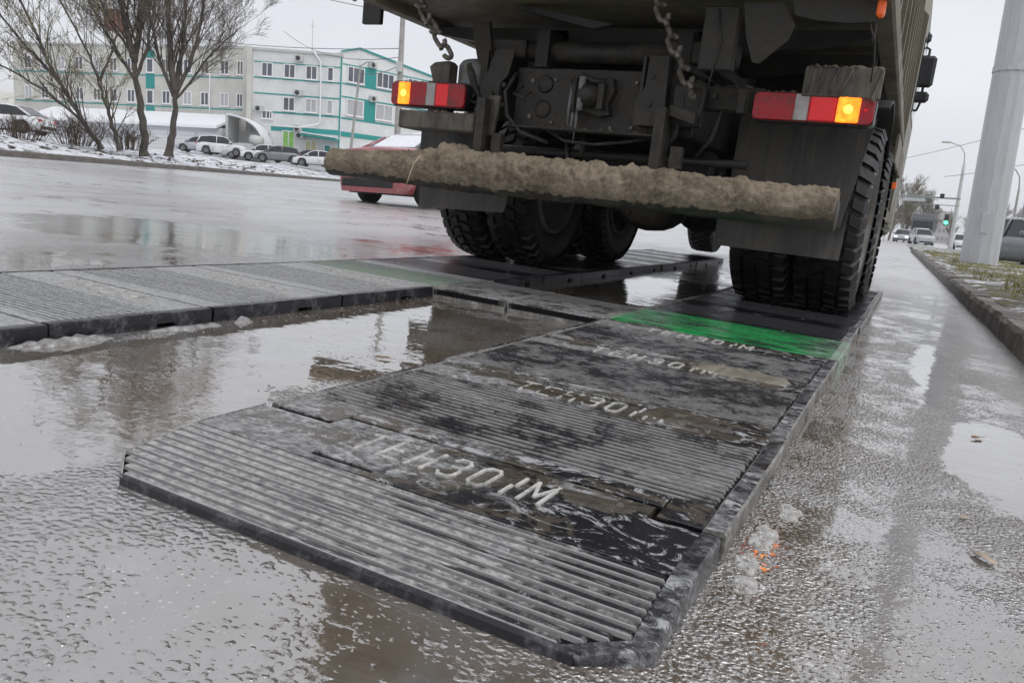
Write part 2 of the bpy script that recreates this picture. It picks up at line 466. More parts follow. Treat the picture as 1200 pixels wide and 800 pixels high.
# ================================================================== weighing mats
def mat_material(name, cover=0.5, seed=0.0, dashes=0.4, scum=0.3, mud=0.0, green=None, grad=0.0, ribs=None, lo=(0.085, 0.085, 0.086), hi=(0.33, 0.327, 0.32)):
    """wet black rubber under a dried film of salt and slush: cover = how much of it is greyed, dashes = runs along single ribs where it is washed off"""
    k = NT(name)
    co = k.map((1, 1, 1), (seed * 1.7, seed * 2.3, 0))
    x, y, z = k.xyz()
    low = k.noise(4.2, 5, 0.6, k.map((.7, 1.3, 1), (seed * 1.7, seed, 0)))
    speck = k.noise(75.0, 8, 0.75, k.map((.7, 1, 1), (seed, seed * 3, 0)))
    mid = k.noise(15.0, 7, 0.7, co)
    rub = k.mix(speck, (0.004, 0.004, 0.0052), (0.020, 0.020, 0.024))
    grey = k.mix(k.step(speck, 0.36, 0.66), lo, hi)
    f = k.math('ADD', k.math('MULTIPLY', low, 0.5), k.math('ADD', k.math('MULTIPLY', mid, 0.3), k.math('MULTIPLY', speck, 0.2)))
    if grad: f = k.math('ADD', f, k.math('MULTIPLY', x, -grad))
    t = 0.64 - 0.28 * cover
    cov = k.step(f, t - 0.06, t + 0.10)
    if dashes:
        rows = k.noise(1.0, 5, 0.62, k.map((4.0, 62.0, 1), (seed, seed * 5, 0)))
        d = k.math('MULTIPLY', k.step(rows, 0.5, 0.56), dashes)
        if grad: d = k.math('MULTIPLY', d, k.step(x, -.3, .05))
        cov = k.math('MULTIPLY', cov, k.math('SUBTRACT', 1.0, d))
    if ribs:      # a broken pale line along the leading edge of each rib
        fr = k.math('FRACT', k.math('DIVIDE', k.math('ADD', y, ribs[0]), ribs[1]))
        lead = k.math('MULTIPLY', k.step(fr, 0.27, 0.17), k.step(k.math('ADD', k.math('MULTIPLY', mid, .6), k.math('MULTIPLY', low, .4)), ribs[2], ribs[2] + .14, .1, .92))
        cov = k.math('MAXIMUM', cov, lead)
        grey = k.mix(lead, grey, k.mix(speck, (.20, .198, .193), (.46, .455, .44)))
    c = k.mix(cov, rub, grey)
    rough = k.mixf(cov, k.step(mid, 0.4, 0.65, 0.06, 0.26), 0.5)
    if mud:
        mm = k.step(k.noise(5.0, 8, 0.66, k.map((1, 1.5, 1), (5 + seed, 3, 0)), 0.5), 0.60 - 0.2 * mud, 0.63 - 0.2 * mud)
        c = k.mix(k.math('MULTIPLY', mm, 0.85), c, k.mix(speck, (0.045, 0.038, 0.029), (0.11, 0.094, 0.073)))
        rough = k.mixf(mm, rough, 0.2)
    if scum:
        sc = k.math('MULTIPLY', k.step(k.noise(16.0, 10, 0.78, k.map((.8, 1.3, 1), (seed * 2, 9, 0)), 1.4), 0.53, 0.585), k.step(k.noise(2.6, 4, 0.6, k.map((1, 1, 1), (seed, 7, 2))), 0.62 - 0.3 * scum, 0.72 - 0.3 * scum))
        c = k.mix(k.math('MULTIPLY', sc, k.step(speck, .3, .55, .3, .9)), c, (0.42, 0.425, 0.435))
        rough = k.mixf(sc, rough, 0.45)
    if green:
        rows2 = k.noise(1.0, 6, 0.66, k.map((3.0, 34.0, 1), (seed, 2, 0)))
        worn = k.math('MULTIPLY', k.step(rows2, 0.44, 0.55), k.step(k.noise(4.5, 4, 0.6, k.map((1, 1, 1), (2.2, 0, 0))), 0.38, 0.55))
        gr = k.mix(speck, tuple(v * 0.55 for v in green), tuple(v * 1.25 for v in green))
        gr = k.mix(k.math('MULTIPLY', k.step(x, .24, .40), k.step(mid, .35, .6, .25, .8)), gr, (0.26, 0.36, 0.28))
        c = k.mix(k.math('SUBTRACT', 0.96, k.math('MULTIPLY', worn, 0.88)), c, gr)
    k.p('Base Color', c); k.p('Roughness', rough); k.p('IOR', 1.5)
    k.bump(k.math('ADD', k.math('MULTIPLY', speck, 0.5), k.math('MULTIPLY', mid, 0.5)), 0.0028)
    return k.m
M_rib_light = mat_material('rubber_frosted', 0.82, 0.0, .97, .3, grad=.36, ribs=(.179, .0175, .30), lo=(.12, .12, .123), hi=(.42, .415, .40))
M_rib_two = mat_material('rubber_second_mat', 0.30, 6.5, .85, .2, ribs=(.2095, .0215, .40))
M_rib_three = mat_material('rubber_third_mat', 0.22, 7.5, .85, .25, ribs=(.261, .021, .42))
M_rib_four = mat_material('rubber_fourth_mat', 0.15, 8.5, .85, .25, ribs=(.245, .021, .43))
M_rib_mid = mat_material('rubber_salted', 0.72, 6.0, .75, .2)
M_rib_dark = mat_material('rubber_wet', 0.5, 3.0, .75, .25)
M_groove = plain('rubber_groove', (0.005, 0.005, 0.006), 0.7, vary=.4, scale=20, spec=.15)
M_edge = dirty('rubber_edge', (0.11, 0.106, 0.098), (0.30, 0.29, 0.27), 0.46, 0.5, 14.0, 0.65, 0.004)
M_edge_dark = dirty('rubber_edge_black', (0.014, 0.014, 0.018), (0.15, 0.15, 0.165), 0.3, 0.3, 16.0, 0.55, 0.003)
M_band = mat_material('rubber_band', 0.48, 12.0, 0, .9, mud=.5, grad=.42)
M_border = mat_material('rubber_border', 0.55, 33.0, 0, .8, lo=(.045, .046, .054), hi=(.24, .24, .245))
M_left = mat_material('rubber_left_row', 1.15, 15.0, .2, .2, lo=(.22, .22, .22), hi=(.42, .42, .41))
M_green = mat_material('rubber_green', 0.2, 18.0, 0, 0, green=(0.014, 0.33, 0.08))
M_green_worn = mat_material('rubber_green_worn', 0.9, 21.0, 0, .4, green=(0.16, 0.33, 0.2))
M_letter = dirty('letter_worn', (0.16, 0.157, 0.145), (0.52, 0.51, 0.48), 0.6, 0.5, 20.0, 0.6, 0.001)

# the raised strokes of each moulded letter, in a cell 0.7 wide and 1 high
GLYPH = {
    'T': [[(0.0, 1.0), (0.7, 1.0)], [(0.35, 1.0), (0.35, 0.0)]],
    'E': [[(0.62, 1.0), (0.05, 1.0), (0.05, 0.0), (0.62, 0.0)], [(0.05, 0.52), (0.5, 0.52)]],
    'H': [[(0.05, 0.0), (0.05, 1.0)], [(0.65, 0.0), (0.65, 1.0)], [(0.05, 0.52), (0.65, 0.52)]],
    '3': [[(0.05, 0.86), (0.2, 1.0), (0.5, 1.0), (0.65, 0.86), (0.65, 0.64), (0.5, 0.52), (0.25, 0.52)], [(0.5, 0.52), (0.65, 0.4), (0.65, 0.14), (0.5, 0.0), (0.2, 0.0), (0.05, 0.14)]],
    'O': [[(0.2, 0.0), (0.05, 0.15), (0.05, 0.85), (0.2, 1.0), (0.5, 1.0), (0.65, 0.85), (0.65, 0.15), (0.5, 0.0), (0.2, 0.0)]],
    'I': [[(0.2, 0.0), (0.2, 0.46)], [(0.34, 0.54), (0.34, 1.0)]],
    'M': [[(0.0, 0.0), (0.0, 1.0), (0.35, 0.3), (0.7, 1.0), (0.7, 0.0)]],
}
def letter(ch, x, y, z, h, wth, parent):
    mb = MB()
    for st in GLYPH[ch]:
        pts = [Vector((x + px * h * 0.62, y + py * h, 0)) for px, py in st]
        for a, b in zip(pts, pts[1:]):
            d = (b - a).normalized(); q = Vector((-d.y, d.x, 0)) * wth / 2; e = d * wth * 0.48
            v = [a - e - q, b + e - q, b + e + q, a - e + q]
            up = Vector((0, 0, z + 0.0027 + random.uniform(0, 0.0006))); lo = Vector((0, 0, z - 0.004))
            s_ = 0.75
            c0 = (a + b) / 2
            top = [a - e * s_ - q * s_, b + e * s_ - q * s_, b + e * s_ + q * s_, a - e * s_ + q * s_]
            mb.add([p + lo for p in v] + [p + up for p in top], [(4, 5, 6, 7), (0, 1, 5, 4), (1, 2, 6, 5), (2, 3, 7, 6), (3, 0, 4, 7)], False)
    return mb.build('letter', M_letter, parent)
def word(x, y, z, h, width, parent, wth=0.0075):
    for i, ch in enumerate('TEH3OIM'):
        adv = (0, 0.155, 0.305, 0.455, 0.605, 0.755, 0.86)[i]
        letter(ch, x + width * adv, y, z, h, wth, parent)

def ridge(mb, x0, x1, y0, y1, zt, zb, c=0.0015, r=0.004):
    """one moulded rib with rounded ends and softened top edges"""
    zz = [zt + random.uniform(-0.0006, 0.0006) for _ in range(2)]
    mb.add([(x0, y0, zb), (x1, y0, zb), (x1, y1, zb), (x0, y1, zb),
            (x0 + r, y0 + c, zz[0]), (x1 - r, y0 + c, zz[1]), (x1 - r, y1 - c, zz[1]), (x0 + r, y1 - c, zz[0])],
           [(4, 5, 6, 7), (0, 1, 5, 4), (1, 2, 6, 5), (2, 3, 7, 6), (3, 0, 4, 7)], False)

def flat_mat(x0, x1, y0, y1, label, mats, ribs=None, text=None, top=0.045, notch=(0.62, 0.74), group=None, marg=0.036, front_notch=None, pitch=0.0165, rear=0.12, front=None):
    """mats = (ribs, groove, edge, band); ribs=(ya, yb) in world Y"""
    rnd = random.Random(int(1000 * (x0 + 10 * y0)))
    mL = .02
    root = MB()
    g = 0.0045; G = 0.007
    X0, X1, Y0, Y1 = x0, x1, y0 + g, y1 - g
    yf = Y0
    root.cur = 1
    if front_notch:      # recess that takes the tongue of the mat in front
        nx0, nx1, nd = front_notch
        root.prism([(X0 + .004, Y0), (nx0, Y0), (nx0, Y0 + nd), (nx1, Y0 + nd), (nx1, Y0), (X1 - .004, Y0), (X1 - .004, Y1), (X0 + .004, Y1)], 'z', 0.014, top - G)
    else:
        root.box(X0 + .004, X1 - .004, Y0, Y1, 0.014, top - G)
    # underside strips, leaving the carrying notch
    root.cur = 2
    L = Y1 - Y0
    for a, b in ((0, notch[0]), (notch[1], 1)):
        root.box(X0 + .002, X1 - .002, Y0 + L * a, Y0 + L * b, 0.0, 0.016)
    # side rails, in slightly uneven lengths of edge
    for (xa, xb) in ((X0, X0 + mL), (X1 - marg, X1)):
        n = 7
        rings = []
        for i in range(n + 1):
            t = Y0 + L * i / n
            e = lambda a=0.0012: rnd.uniform(-a, a)
            rings.append([(xa, t, 0.0145), (xa + e(), t, top - 0.004 + e()), (xa + 0.004, t, top + e(.0008)), (xb - 0.004, t, top + e(.0008)), (xb, t, top - 0.004), (xb, t, 0.0145)])
        f0 = len(root.f); root.loft(rings, smooth=False)
        if len(mats) > 4:
            for q in range(f0, len(root.f)):
                if (q - f0) < 6 * (len(rings) - 1) and (q - f0) % 6 == 2: root.mi[q] = 4
    ra, rb = ribs if ribs else (Y0, Y0)
    root.cur = 3
    fy = Y0 + 0.001
    if ribs:
        if front_notch:
            nx0, nx1, nd = front_notch
            root.bbox(X0 + mL, nx0 - .003, fy, ra - .002, top - .012, top - .0015, .002)
            if nx1 < X1 - marg - .01: root.bbox(nx1 + .003, X1 - marg, fy, ra - .002, top - .012, top - .0015, .002)
            if fy + nd + .004 < ra: root.bbox(nx0, nx1, fy + nd + .001, ra - .002, top - .012, top - .0018, .002)
        elif ra - fy > 0.008:
            root.bbox(X0 + mL, X1 - marg, fy, ra - .002, top - .012, top - .0015, .002)
        root.cur = 0
        y = ra
        while y + pitch * 0.62 < rb:
            ridge(root, X0 + mL + rnd.uniform(.002, .006), X1 - marg - rnd.uniform(.002, .006), y, y + pitch * 0.6, top - .0008, top - G - .001)
            y += pitch
        root.cur = 3
        root.bbox(X0 + mL, X1 - marg, rb, Y1 - .001, top - .012, top - .0022, .002)
    else:
        root.bbox(X0 + mL, X1 - marg, fy, Y1 - .001, top - .012, top - .0015, .002)
    o = root.build('weighing_mat', mats, origin=((x0 + x1) / 2, (y0 + y1) / 2, 0))
    ORG[o.name] = Vector(((x0 + x1) / 2, (y0 + y1) / 2, 0))
    tag(o, label, 'mat', group)
    if text:
        word(*text, o)
    o.rotation_euler = (rnd.uniform(-.0015, .0015), rnd.uniform(-.0015, .0015), rnd.uniform(-.004, .004))
    o.location.x += rnd.uniform(-.007, .007)
    return o

GR, GL, GC = 'rubber mats in the right-hand row', 'rubber mats in the left-hand row', 'rubber mats linking the two rows'
# entry ramp: a wedge with cut front corners and a tongue at the rear
def ramp_mat(x0, x1, y0, y1, label, tongue, group, mats, text=None, cut=0.06):
    z0, top, ye = 0.0155, 0.045, y0 + 0.205
    def zt(y): return top if y >= ye else z0 + (top - z0) * max(0, (y - y0)) / (ye - y0)
    G = 0.006
    mb = MB(); y1 -= .008
    def xr(y):
        f = max(0.0, 1 - (y - y0) / (cut * 0.93))
        return x0 + cut * 1.15 * f, x1 - cut * 1.3 * f
    cuts = [y0, y0 + cut * .93, ye, y1]
    # core, one groove depth below the ribs
    mb.cur = 1
    rings = []
    for y in [y0 + .001, y0 + cut * .93, ye, y1]:
        a, b = xr(y)
        rings.append([(a + .001, y, 0.002), (b - .001, y, 0.002), (b - .001, y, zt(y) - G), (a + .001, y, zt(y) - G)])
    mb.loft(rings, smooth=False)
    # nosing and side rails
    mb.cur = 2
    a, b = xr(y0); a2, b2 = xr(y0 + .006)
    mb.loft([[(p, y0, 0.0), (p + dp, y0 + .006, 0.0), (p + dp, y0 + .006, zt(y0 + .006) + .0002), (p, y0 + .003, zt(y0) + .0005), (p, y0, zt(y0) - .003)] for p, dp in ((a, a2 - a), (b, b2 - b))], smooth=False)
    for s_ in (0, 1):
        rings = []
        for i in range(13):
            y = (y0 + .0005, y0 + .028, y0 + cut * .93)[i] if i < 3 else y0 + cut * .93 + (y1 - .0005 - y0 - cut * .93) * (i - 2) / 10
            e = random.uniform(-.0008, .0008)
            q = xr(y)[s_]; d = 1 if s_ == 0 else -1
            w = 0.006; mb.cur = 0 if s_ == 0 else 4
            rings.append([(q, y, 0.0), (q, y, zt(y) - .004 + e), (q + d * .004, y, zt(y) + e * .5), (q + d * w, y, zt(y) + e * .5), (q + d * w, y, 0.0)])
        mb.loft(rings, smooth=False)
    mb.cur = 4
    rings = []
    for y in (y0 + .008, y0 + .028, y0 + cut * .93, y0 + .12, ye, y1 - .001):
        b = xr(y)[1]; rings.append([(b - .0295, y, zt(y) - .012), (b - .0055, y, zt(y) - .012), (b - .0055, y, zt(y) - .0007), (b - .0295, y, zt(y) - .0009)])
    mb.loft(rings, smooth=False)
    mb.cur = 0
    y = y0 + 0.0065; pitch = 0.0175; G = .007
    while y + pitch < ye + 0.004:
        a, b = xr(y)
        yb = y + pitch * 0.76
        e = 0.0012
        mb.add([(a + .005, y, zt(y) - G - .001), (b - .0285, y, zt(y) - G - .001), (b - .0285, yb, zt(yb) - G - .001), (a + .005, yb, zt(yb) - G - .001),
                (a + .007, y + e, zt(y + e) - .0003), (b - .0335, y + e, zt(y + e) - .0003), (b - .0335, yb - e, zt(yb - e) - .0003), (a + .007, yb - e, zt(yb - e) - .0003)],
               [(4, 5, 6, 7), (0, 1, 5, 4), (1, 2, 6, 5), (2, 3, 7, 6), (3, 0, 4, 7)], False)
        y += pitch
    # letter band with a lifting slot, and the tongue
    mb.cur = 3
    sx0, sx1, sy0, sy1 = x0 + .245, x0 + .375, ye + .012, ye + .026
    for q in ((x0 + .0065, sx0, y + .001, y1 - .002), (sx1, x1 - .028, y + .001, y1 - .002), (sx0 - .001, sx1 + .001, sy1, y1 - .0025), (sx0 - .001, sx1 + .001, y + .0015, sy0)):
        mb.bbox(q[0], q[1], q[2], q[3], top - .014, top - .0015 - random.uniform(0, .0006), .0015)
    if tongue:
        t0, t1, td = tongue
        mb.prism([(t0, y1 - .01), (t1, y1 - .01), (t1, y1 + td + .008), (t0 + .004, y1 + td + .008)], 'z', .004, top - .0018)
        y1 += .008
    o = mb.build('ramp_mat', mats, origin=((x0 + x1) / 2, (y0 + y1) / 2, 0))
    ORG[o.name] = Vector(((x0 + x1) / 2, (y0 + y1) / 2, 0))
    tag(o, label, 'mat', group)
    if text: word(*text, o)
    return o

XA, XB = -1.072, -0.172
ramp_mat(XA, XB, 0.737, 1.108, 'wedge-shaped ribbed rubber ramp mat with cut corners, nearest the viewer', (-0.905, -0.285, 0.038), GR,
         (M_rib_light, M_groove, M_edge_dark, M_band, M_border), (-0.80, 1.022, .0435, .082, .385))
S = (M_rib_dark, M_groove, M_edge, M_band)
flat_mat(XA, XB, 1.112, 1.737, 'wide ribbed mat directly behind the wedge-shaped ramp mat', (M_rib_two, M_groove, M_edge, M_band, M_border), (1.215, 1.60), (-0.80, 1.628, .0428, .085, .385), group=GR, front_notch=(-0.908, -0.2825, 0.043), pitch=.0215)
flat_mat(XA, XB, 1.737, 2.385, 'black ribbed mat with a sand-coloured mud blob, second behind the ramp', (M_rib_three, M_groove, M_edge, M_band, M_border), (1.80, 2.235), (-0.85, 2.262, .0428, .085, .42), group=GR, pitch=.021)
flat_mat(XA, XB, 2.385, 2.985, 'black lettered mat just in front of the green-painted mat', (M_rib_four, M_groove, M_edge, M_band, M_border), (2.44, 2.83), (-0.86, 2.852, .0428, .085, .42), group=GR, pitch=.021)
flat_mat(XA, XB, 2.985, 3.545, 'bright green painted mat across the right-hand row', (M_green, M_green, M_green_worn, M_green), (3.05, 3.50), None, group=GR, pitch=.03)
M_under = mat_material('rubber_under_truck', 0.12, 41.0, .6, .2)
names = ['black mat just behind the green-painted mat', 'black mat under the right rear tyres of the truck', 'black mat ahead of the right rear tyres', 'black mat under the truck, fourth beyond the green one', 'black mat under the truck, fifth beyond the green one', 'last black mat of the right-hand row ahead']
y = 3.545
for i, nm in enumerate(names):
    flat_mat(XA, XB, y, y + 0.6, nm, (M_under, M_groove, M_edge, M_under, M_border), (y + .06, y + .44), None, group=GR, pitch=.02)
    y += 0.6
XC, XD = -2.74, -1.90
LM = (M_left, M_groove, M_edge_dark, M_left)
flat_mat(XC, XD, 0.62, 1.19, 'grey frosted mat cut off by the left picture edge', LM, (0.66, 1.03), (-2.55, 1.07, .0428, .085, .42), group=GL, pitch=.02)
flat_mat(XC, XD, 1.19, 1.715, 'ribbed frosted mat with dark rib rows at far left', LM, (1.23, 1.56), (-2.55, 1.60, .0428, .085, .42), group=GL, pitch=.022)
flat_mat(XC, XD, 1.715, 2.335, 'grey mat between the far left ribbed mat and the corner mat', LM, (1.80, 2.14), (-2.5, 2.19, .0428, .085, .42), group=GL, pitch=.02)
flat_mat(XC, XD, 2.335, 2.965, 'grey corner mat next to the pale green streaked mat', LM, (2.42, 2.80), (-2.5, 2.84, .0428, .085, .42), group=GL, pitch=.02)
M_pale = mat_material('rubber_pale_green', 1.0, 24.0, .2, .3, green=(0.20, 0.27, 0.19))
flat_mat(XC, XD, 2.965, 3.545, 'pale green streaked mat at the inner corner of the left row', (M_pale, M_left, M_edge, M_left), (3.02, 3.40), None, group=GL, pitch=.024)
y = 3.545
for i, nm in enumerate(['dark mat just behind the left tyres', 'dark mat under the first left rear tyres', 'dark mat between the left rear axles', 'dark mat under the second left rear tyres', 'dark mat ahead of the second left rear tyres', 'dark mat beyond the second left rear tyres', 'second dark mat beyond the left rear tyres', 'third dark mat beyond the left rear tyres', 'last dark mat of the left-hand row ahead']):
    flat_mat(XC, XD, y, y + 0.6, nm, (M_under, M_groove, M_edge_dark, M_under), (y + .06, y + .44), None, group=GL, pitch=.02)
    y += 0.6
M_cross = mat_material('rubber_cross', 0.75, 27.0, 0, .35)
CM = (M_cross, M_groove, M_edge, M_cross)
flat_mat(-1.893, -1.52, 2.955, 3.50, 'plain linking mat beside the pale green streaked mat', CM, None, None, group=GC)
flat_mat(-1.514, -1.08, 2.945, 3.49, 'plain linking mat beside the bright green mat', CM, None, None, group=GC)

# mud and ice lying on and beside the mats
def blob(cx, cy, z, rx, ry, h, seed, n=36, m=9, rot=0.0):
    rnd = random.Random(seed); mb = MB()
    c, s_ = math.cos(rot), math.sin(rot)
    vs = [(cx, cy, z + h)]
    for j in range(1, m + 1):
        t = j / m
        for i in range(n):
            a = 2 * math.pi * i / n
            r = t * (1 + 0.5 * mnoise.noise(Vector((math.cos(a) * 1.6 + seed, math.sin(a) * 1.6, seed * .7))) + 0.4 * mnoise.noise(Vector((math.cos(a) * 5 + seed, math.sin(a) * 5, seed))))
            px, py = rx * r * math.cos(a), ry * r * math.sin(a)
            zz = h * (1 - t ** 3) + h * 1.0 * (mnoise.noise(Vector((px * 38 + seed, py * 38, seed))) if j < m else 0)
            vs.append((cx + px * c - py * s_, cy + px * s_ + py * c, z + (zz if j < m else -0.003)))
    fs = [(0, 1 + i, 1 + (i + 1) % n) for i in range(n)]
    for j in range(m - 1):
        for i in range(n):
            a, b = 1 + j * n + i, 1 + j * n + (i + 1) % n
            fs.append((a, a + n, b + n, b))
    mb.add(vs, fs, True)
    return mb
M_mud_wet = dirty('wet_mud', (0.085, 0.073, 0.055), (0.045, 0.038, 0.03), 0.45, 0.22, 14.0, 0.35, 0.003)
M_mud_pale = dirty('sandy_mud', (0.2, 0.185, 0.145), (0.12, 0.105, 0.08), 0.4, 0.5, 14.0, 0.6, 0.004)
M_ice = dirty('dirty_ice', (0.42, 0.42, 0.42), (0.2, 0.185, 0.17), 0.45, 0.22, 34.0, 0.4, 0.006, coat=0.6)
for args, m, nm, lb in (
    ((-.372, 1.09, .044, .062, .024, .004, 3), M_mud_wet, 'mud_patch', 'brown wet mud patch after the letter M on the ramp mat'),
    ((-.40, 1.70, .044, .105, .05, .009, 5), M_mud_wet, 'mud_patch', 'wet brown mud lump at the right end of the second mat'),
    ((-.71, 1.67, .0432, .13, .042, .003, 7), M_mud_wet, 'mud_patch', 'thin brown mud film over the first letters of the second mat'),
    ((-.42, 2.36, .044, .13, .07, .012, 9), M_mud_pale, 'mud_patch', 'sandy mud lump after the lettering of the third mat'),
    ((-1.87, 1.22, 0, .03, .14, .012, 29), M_ice, 'ice_lump', 'slush ridge piled against the far left mats'),
    ((-1.87, 1.62, 0, .02, .11, .007, 31), M_ice, 'ice_lump', 'low slush ridge under the grey left-row mat edge'),
    ((-1.86, 1.80, 0, .02, .035, .012, 33), M_ice, 'ice_lump', 'white ice lump by a notch of the left-row mats'),
):
    o = blob(*args).build(nm, m, origin=(args[0], args[1], args[2]))
    tag(o, lb, 'mud' if nm == 'mud_patch' else 'ice')
M_slush = dirty('white_slush', (0.55, 0.54, 0.52), (0.34, 0.32, 0.30), 0.4, 0.5, 60.0, 0.6, 0.003)
for (cx, cy, rx, ry, nn, lb) in ((-.112, 1.405, .020, .045, 200, 'ragged ice lump beside the second mat, farthest from the ramp'), (-.130, 1.265, .024, .062, 330, 'largest ragged ice lump beside the right edge of the second mat'), (-.135, 1.14, .02, .036, 190, 'ragged ice lump by the seam of ramp and second mat'), (-.126, 1.065, .02, .026, 150, 'smallest ragged ice lump beside the ramp mat, nearest the viewer')):
    mb = MB(); rnd = random.Random(nn)
    while nn:
        u, v = rnd.uniform(-1, 1), rnd.uniform(-1, 1); q = u * u + v * v
        if mnoise.fractal(Vector((u * 1.5 + cx * 90, v * 2.1, cy * 7)), .9, 2.0, 3) < .95 * q - .38: continue
        px, py = cx + rx * u, cy + ry * v
        if mnoise.noise(Vector((px * 60, py * 45, 3))) < -.28: continue
        nn -= 1
        s_ = rnd.uniform(.0035, .0095) * (1.15 - .5 * q); h_ = s_ * rnd.uniform(.25, .7); a0 = rnd.uniform(0, 6.28); lift = .004 * (1 - q) * rnd.random()
        b_ = [(px + s_ * rnd.uniform(.6, 1.2) * math.cos(a0 + w_ * 1.257), py + s_ * rnd.uniform(.6, 1.2) * math.sin(a0 + w_ * 1.257), lift - .002) for w_ in range(5)]
        t_ = [(px + (bx - px) * .6, py + (by - py) * .6, lift + h_ * rnd.uniform(.5, 1)) for bx, by, _ in b_]
        mb.add(b_ + t_, [(5, 6, 7, 8, 9)] + [(w_, (w_ + 1) % 5, 5 + (w_ + 1) % 5, 5 + w_) for w_ in range(5)], False)
    tag(mb.build('ice_lump', M_slush, origin=(cx, cy, 0)), lb, 'ice', kind='stuff')
# small crumbs of ice all around: nobody could count them
mb = MB(); rnd = random.Random(11)
for i in range(2200):
    t = rnd.random()
    if t < 0.45: x, y = rnd.gauss(-0.11, 0.03), rnd.uniform(0.7, 3.2)
    elif t < 0.6: x, y = rnd.gauss(-1.86, 0.03), rnd.uniform(0.9, 2.9)
    else: x, y = rnd.uniform(-1.9, 0.45), rnd.uniform(0.45, 4.0)
    if XA - .01 < x < XB + .01 and y > 0.73: continue
    s = rnd.uniform(.0015, .004) * (1.6 if rnd.random() < .06 else 1)
    vs = [Vector((rnd.uniform(-1, 1), rnd.uniform(-1, 1), rnd.uniform(-.3, .9))) * s + Vector((x, y, 0)) for _ in range(4)]
    mb.add(vs, [(0, 1, 2), (0, 2, 3), (0, 3, 1), (1, 3, 2)], False)
tag(mb.build('ice_crumbs', M_ice, fix=False), 'scattered small crumbs of ice and grit on the wet road', 'ice', kind='stuff')
# fallen leaves
M_leaf = plain('dead_leaf', (0.25, 0.15, 0.08), 0.6, vary=0.4, scale=30)
M_leaf2 = plain('pale_leaf', (0.42, 0.34, 0.27), 0.6, vary=0.3, scale=30)
def leaf(x, y, s, rot, m, lb, seed):
    rnd = random.Random(seed); mb = MB(); pts = []
    n = 12
    for i in range(n):
        a = 2 * math.pi * i / n
        r = s * (0.55 + 0.45 * abs(math.cos(a)) + rnd.uniform(-.12, .12))
        pts.append((r * math.cos(a), r * .62 * math.sin(a)))
    c, q = math.cos(rot), math.sin(rot)
    P = [(x + u * c - v * q, y + u * q + v * c, .004 + .25 * abs(v) + rnd.uniform(0, .003)) for u, v in pts]
    ctr = (x, y, .004); b = [(p[0], p[1], p[2] - .0012) for p in P]
    mb.add([ctr] + P + b, [(0, 1 + i, 1 + (i + 1) % n) for i in range(n)] + [(1 + i, 1 + n + i, 1 + n + (i + 1) % n, 1 + (i + 1) % n) for i in range(n)], True)
    mb.tube([(x + s * c * .9, y + s * q * .9, .005), (x + s * c * 1.7, y + s * q * 1.6, .006)], .0008, 4)
    tag(mb.build('fallen_leaf', m, origin=(x, y, 0)), lb, 'leaf', 'fallen leaves on the wet road')
leaf(-1.275, 1.76, .022, .4, M_leaf, 'brown curled leaf floating in the puddle between the mat rows', 1)
leaf(.192, 1.43, .024, 2.2, M_leaf2, 'pale leaf lying alone on the wet road at right', 2)
leaf(.17, 1.62, .014, 1.0, M_leaf2, 'tiny pale leaf just beyond the larger pale leaf at right', 3)
leaf(.235, 2.35, .02, .9, M_leaf, 'brown leaf in the bright puddle near the kerb', 4)

# ================================================================== the tipper truck
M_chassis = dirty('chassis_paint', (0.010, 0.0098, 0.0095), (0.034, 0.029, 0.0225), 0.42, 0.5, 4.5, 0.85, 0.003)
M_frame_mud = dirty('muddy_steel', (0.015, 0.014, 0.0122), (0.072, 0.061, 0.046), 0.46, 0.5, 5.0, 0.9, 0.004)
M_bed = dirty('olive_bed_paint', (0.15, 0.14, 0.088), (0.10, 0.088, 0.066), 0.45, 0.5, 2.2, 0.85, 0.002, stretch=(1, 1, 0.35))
M_bed_rear = dirty('shaded_bed_rear', (0.018, 0.017, 0.0135), (0.05, 0.043, 0.033), 0.45, 0.6, 4.5, 0.85, 0.003)  # bed paint under its dirt darkened: the rear's shade is put into the colour
M_cab = dirty('cab_paint', (0.16, 0.15, 0.1), (0.1, 0.09, 0.07), 0.35, 0.4, 2.0, 0.8, 0.001)
M_flap = dirty('rubber_flap', (0.02, 0.0185, 0.017), (0.08, 0.069, 0.056), 0.46, 0.45, 2.6, 0.7, 0.002, stretch=(3.0, 1, 0.35))
M_fender = dirty('muddy_fender', (0.055, 0.05, 0.043), (0.16, 0.145, 0.115), 0.5, 0.6, 5.0, 0.85, 0.004, stretch=(2.4, 1, 0.5))
M_tyre = dirty('tyre_rubber', (0.01, 0.01, 0.01), (0.055, 0.05, 0.043), 0.34, 0.6, 6.0, 0.85, 0.003)
M_tread = dirty('tyre_tread', (0.008, 0.008, 0.008), (0.028, 0.025, 0.021), 0.3, 0.5, 9.0, 0.7, 0.003)
M_rim = dirty('wheel_steel', (0.16, 0.155, 0.15), (0.10, 0.088, 0.072), 0.5, 0.5, 5.0, 0.85, 0.002)
M_mudcrust = None
k = NT('dried_mud_crust')
f1 = k.noise(9, 8, 0.7); f2 = k.noise(55, 6, 0.7)
k.p('Base Color', k.mix(k.step(k.math('ADD', k.math('MULTIPLY', f1, 0.6), k.math('MULTIPLY', f2, 0.4)), 0.36, 0.66), (0.13, 0.104, 0.074), (0.33, 0.275, 0.205)))
k.p('Roughness', 0.95); k.p('Specular IOR Level', 0.2)
k.bump(k.math('ADD', k.math('MULTIPLY', f1, 0.6), f2), 0.012)
M_mudcrust = k.m
M_galv = dirty('dull_galvanised', (0.30, 0.31, 0.32), (0.16, 0.145, 0.12), 0.4, 0.5, 8.0, 0.8, 0.001, metal=0.3)
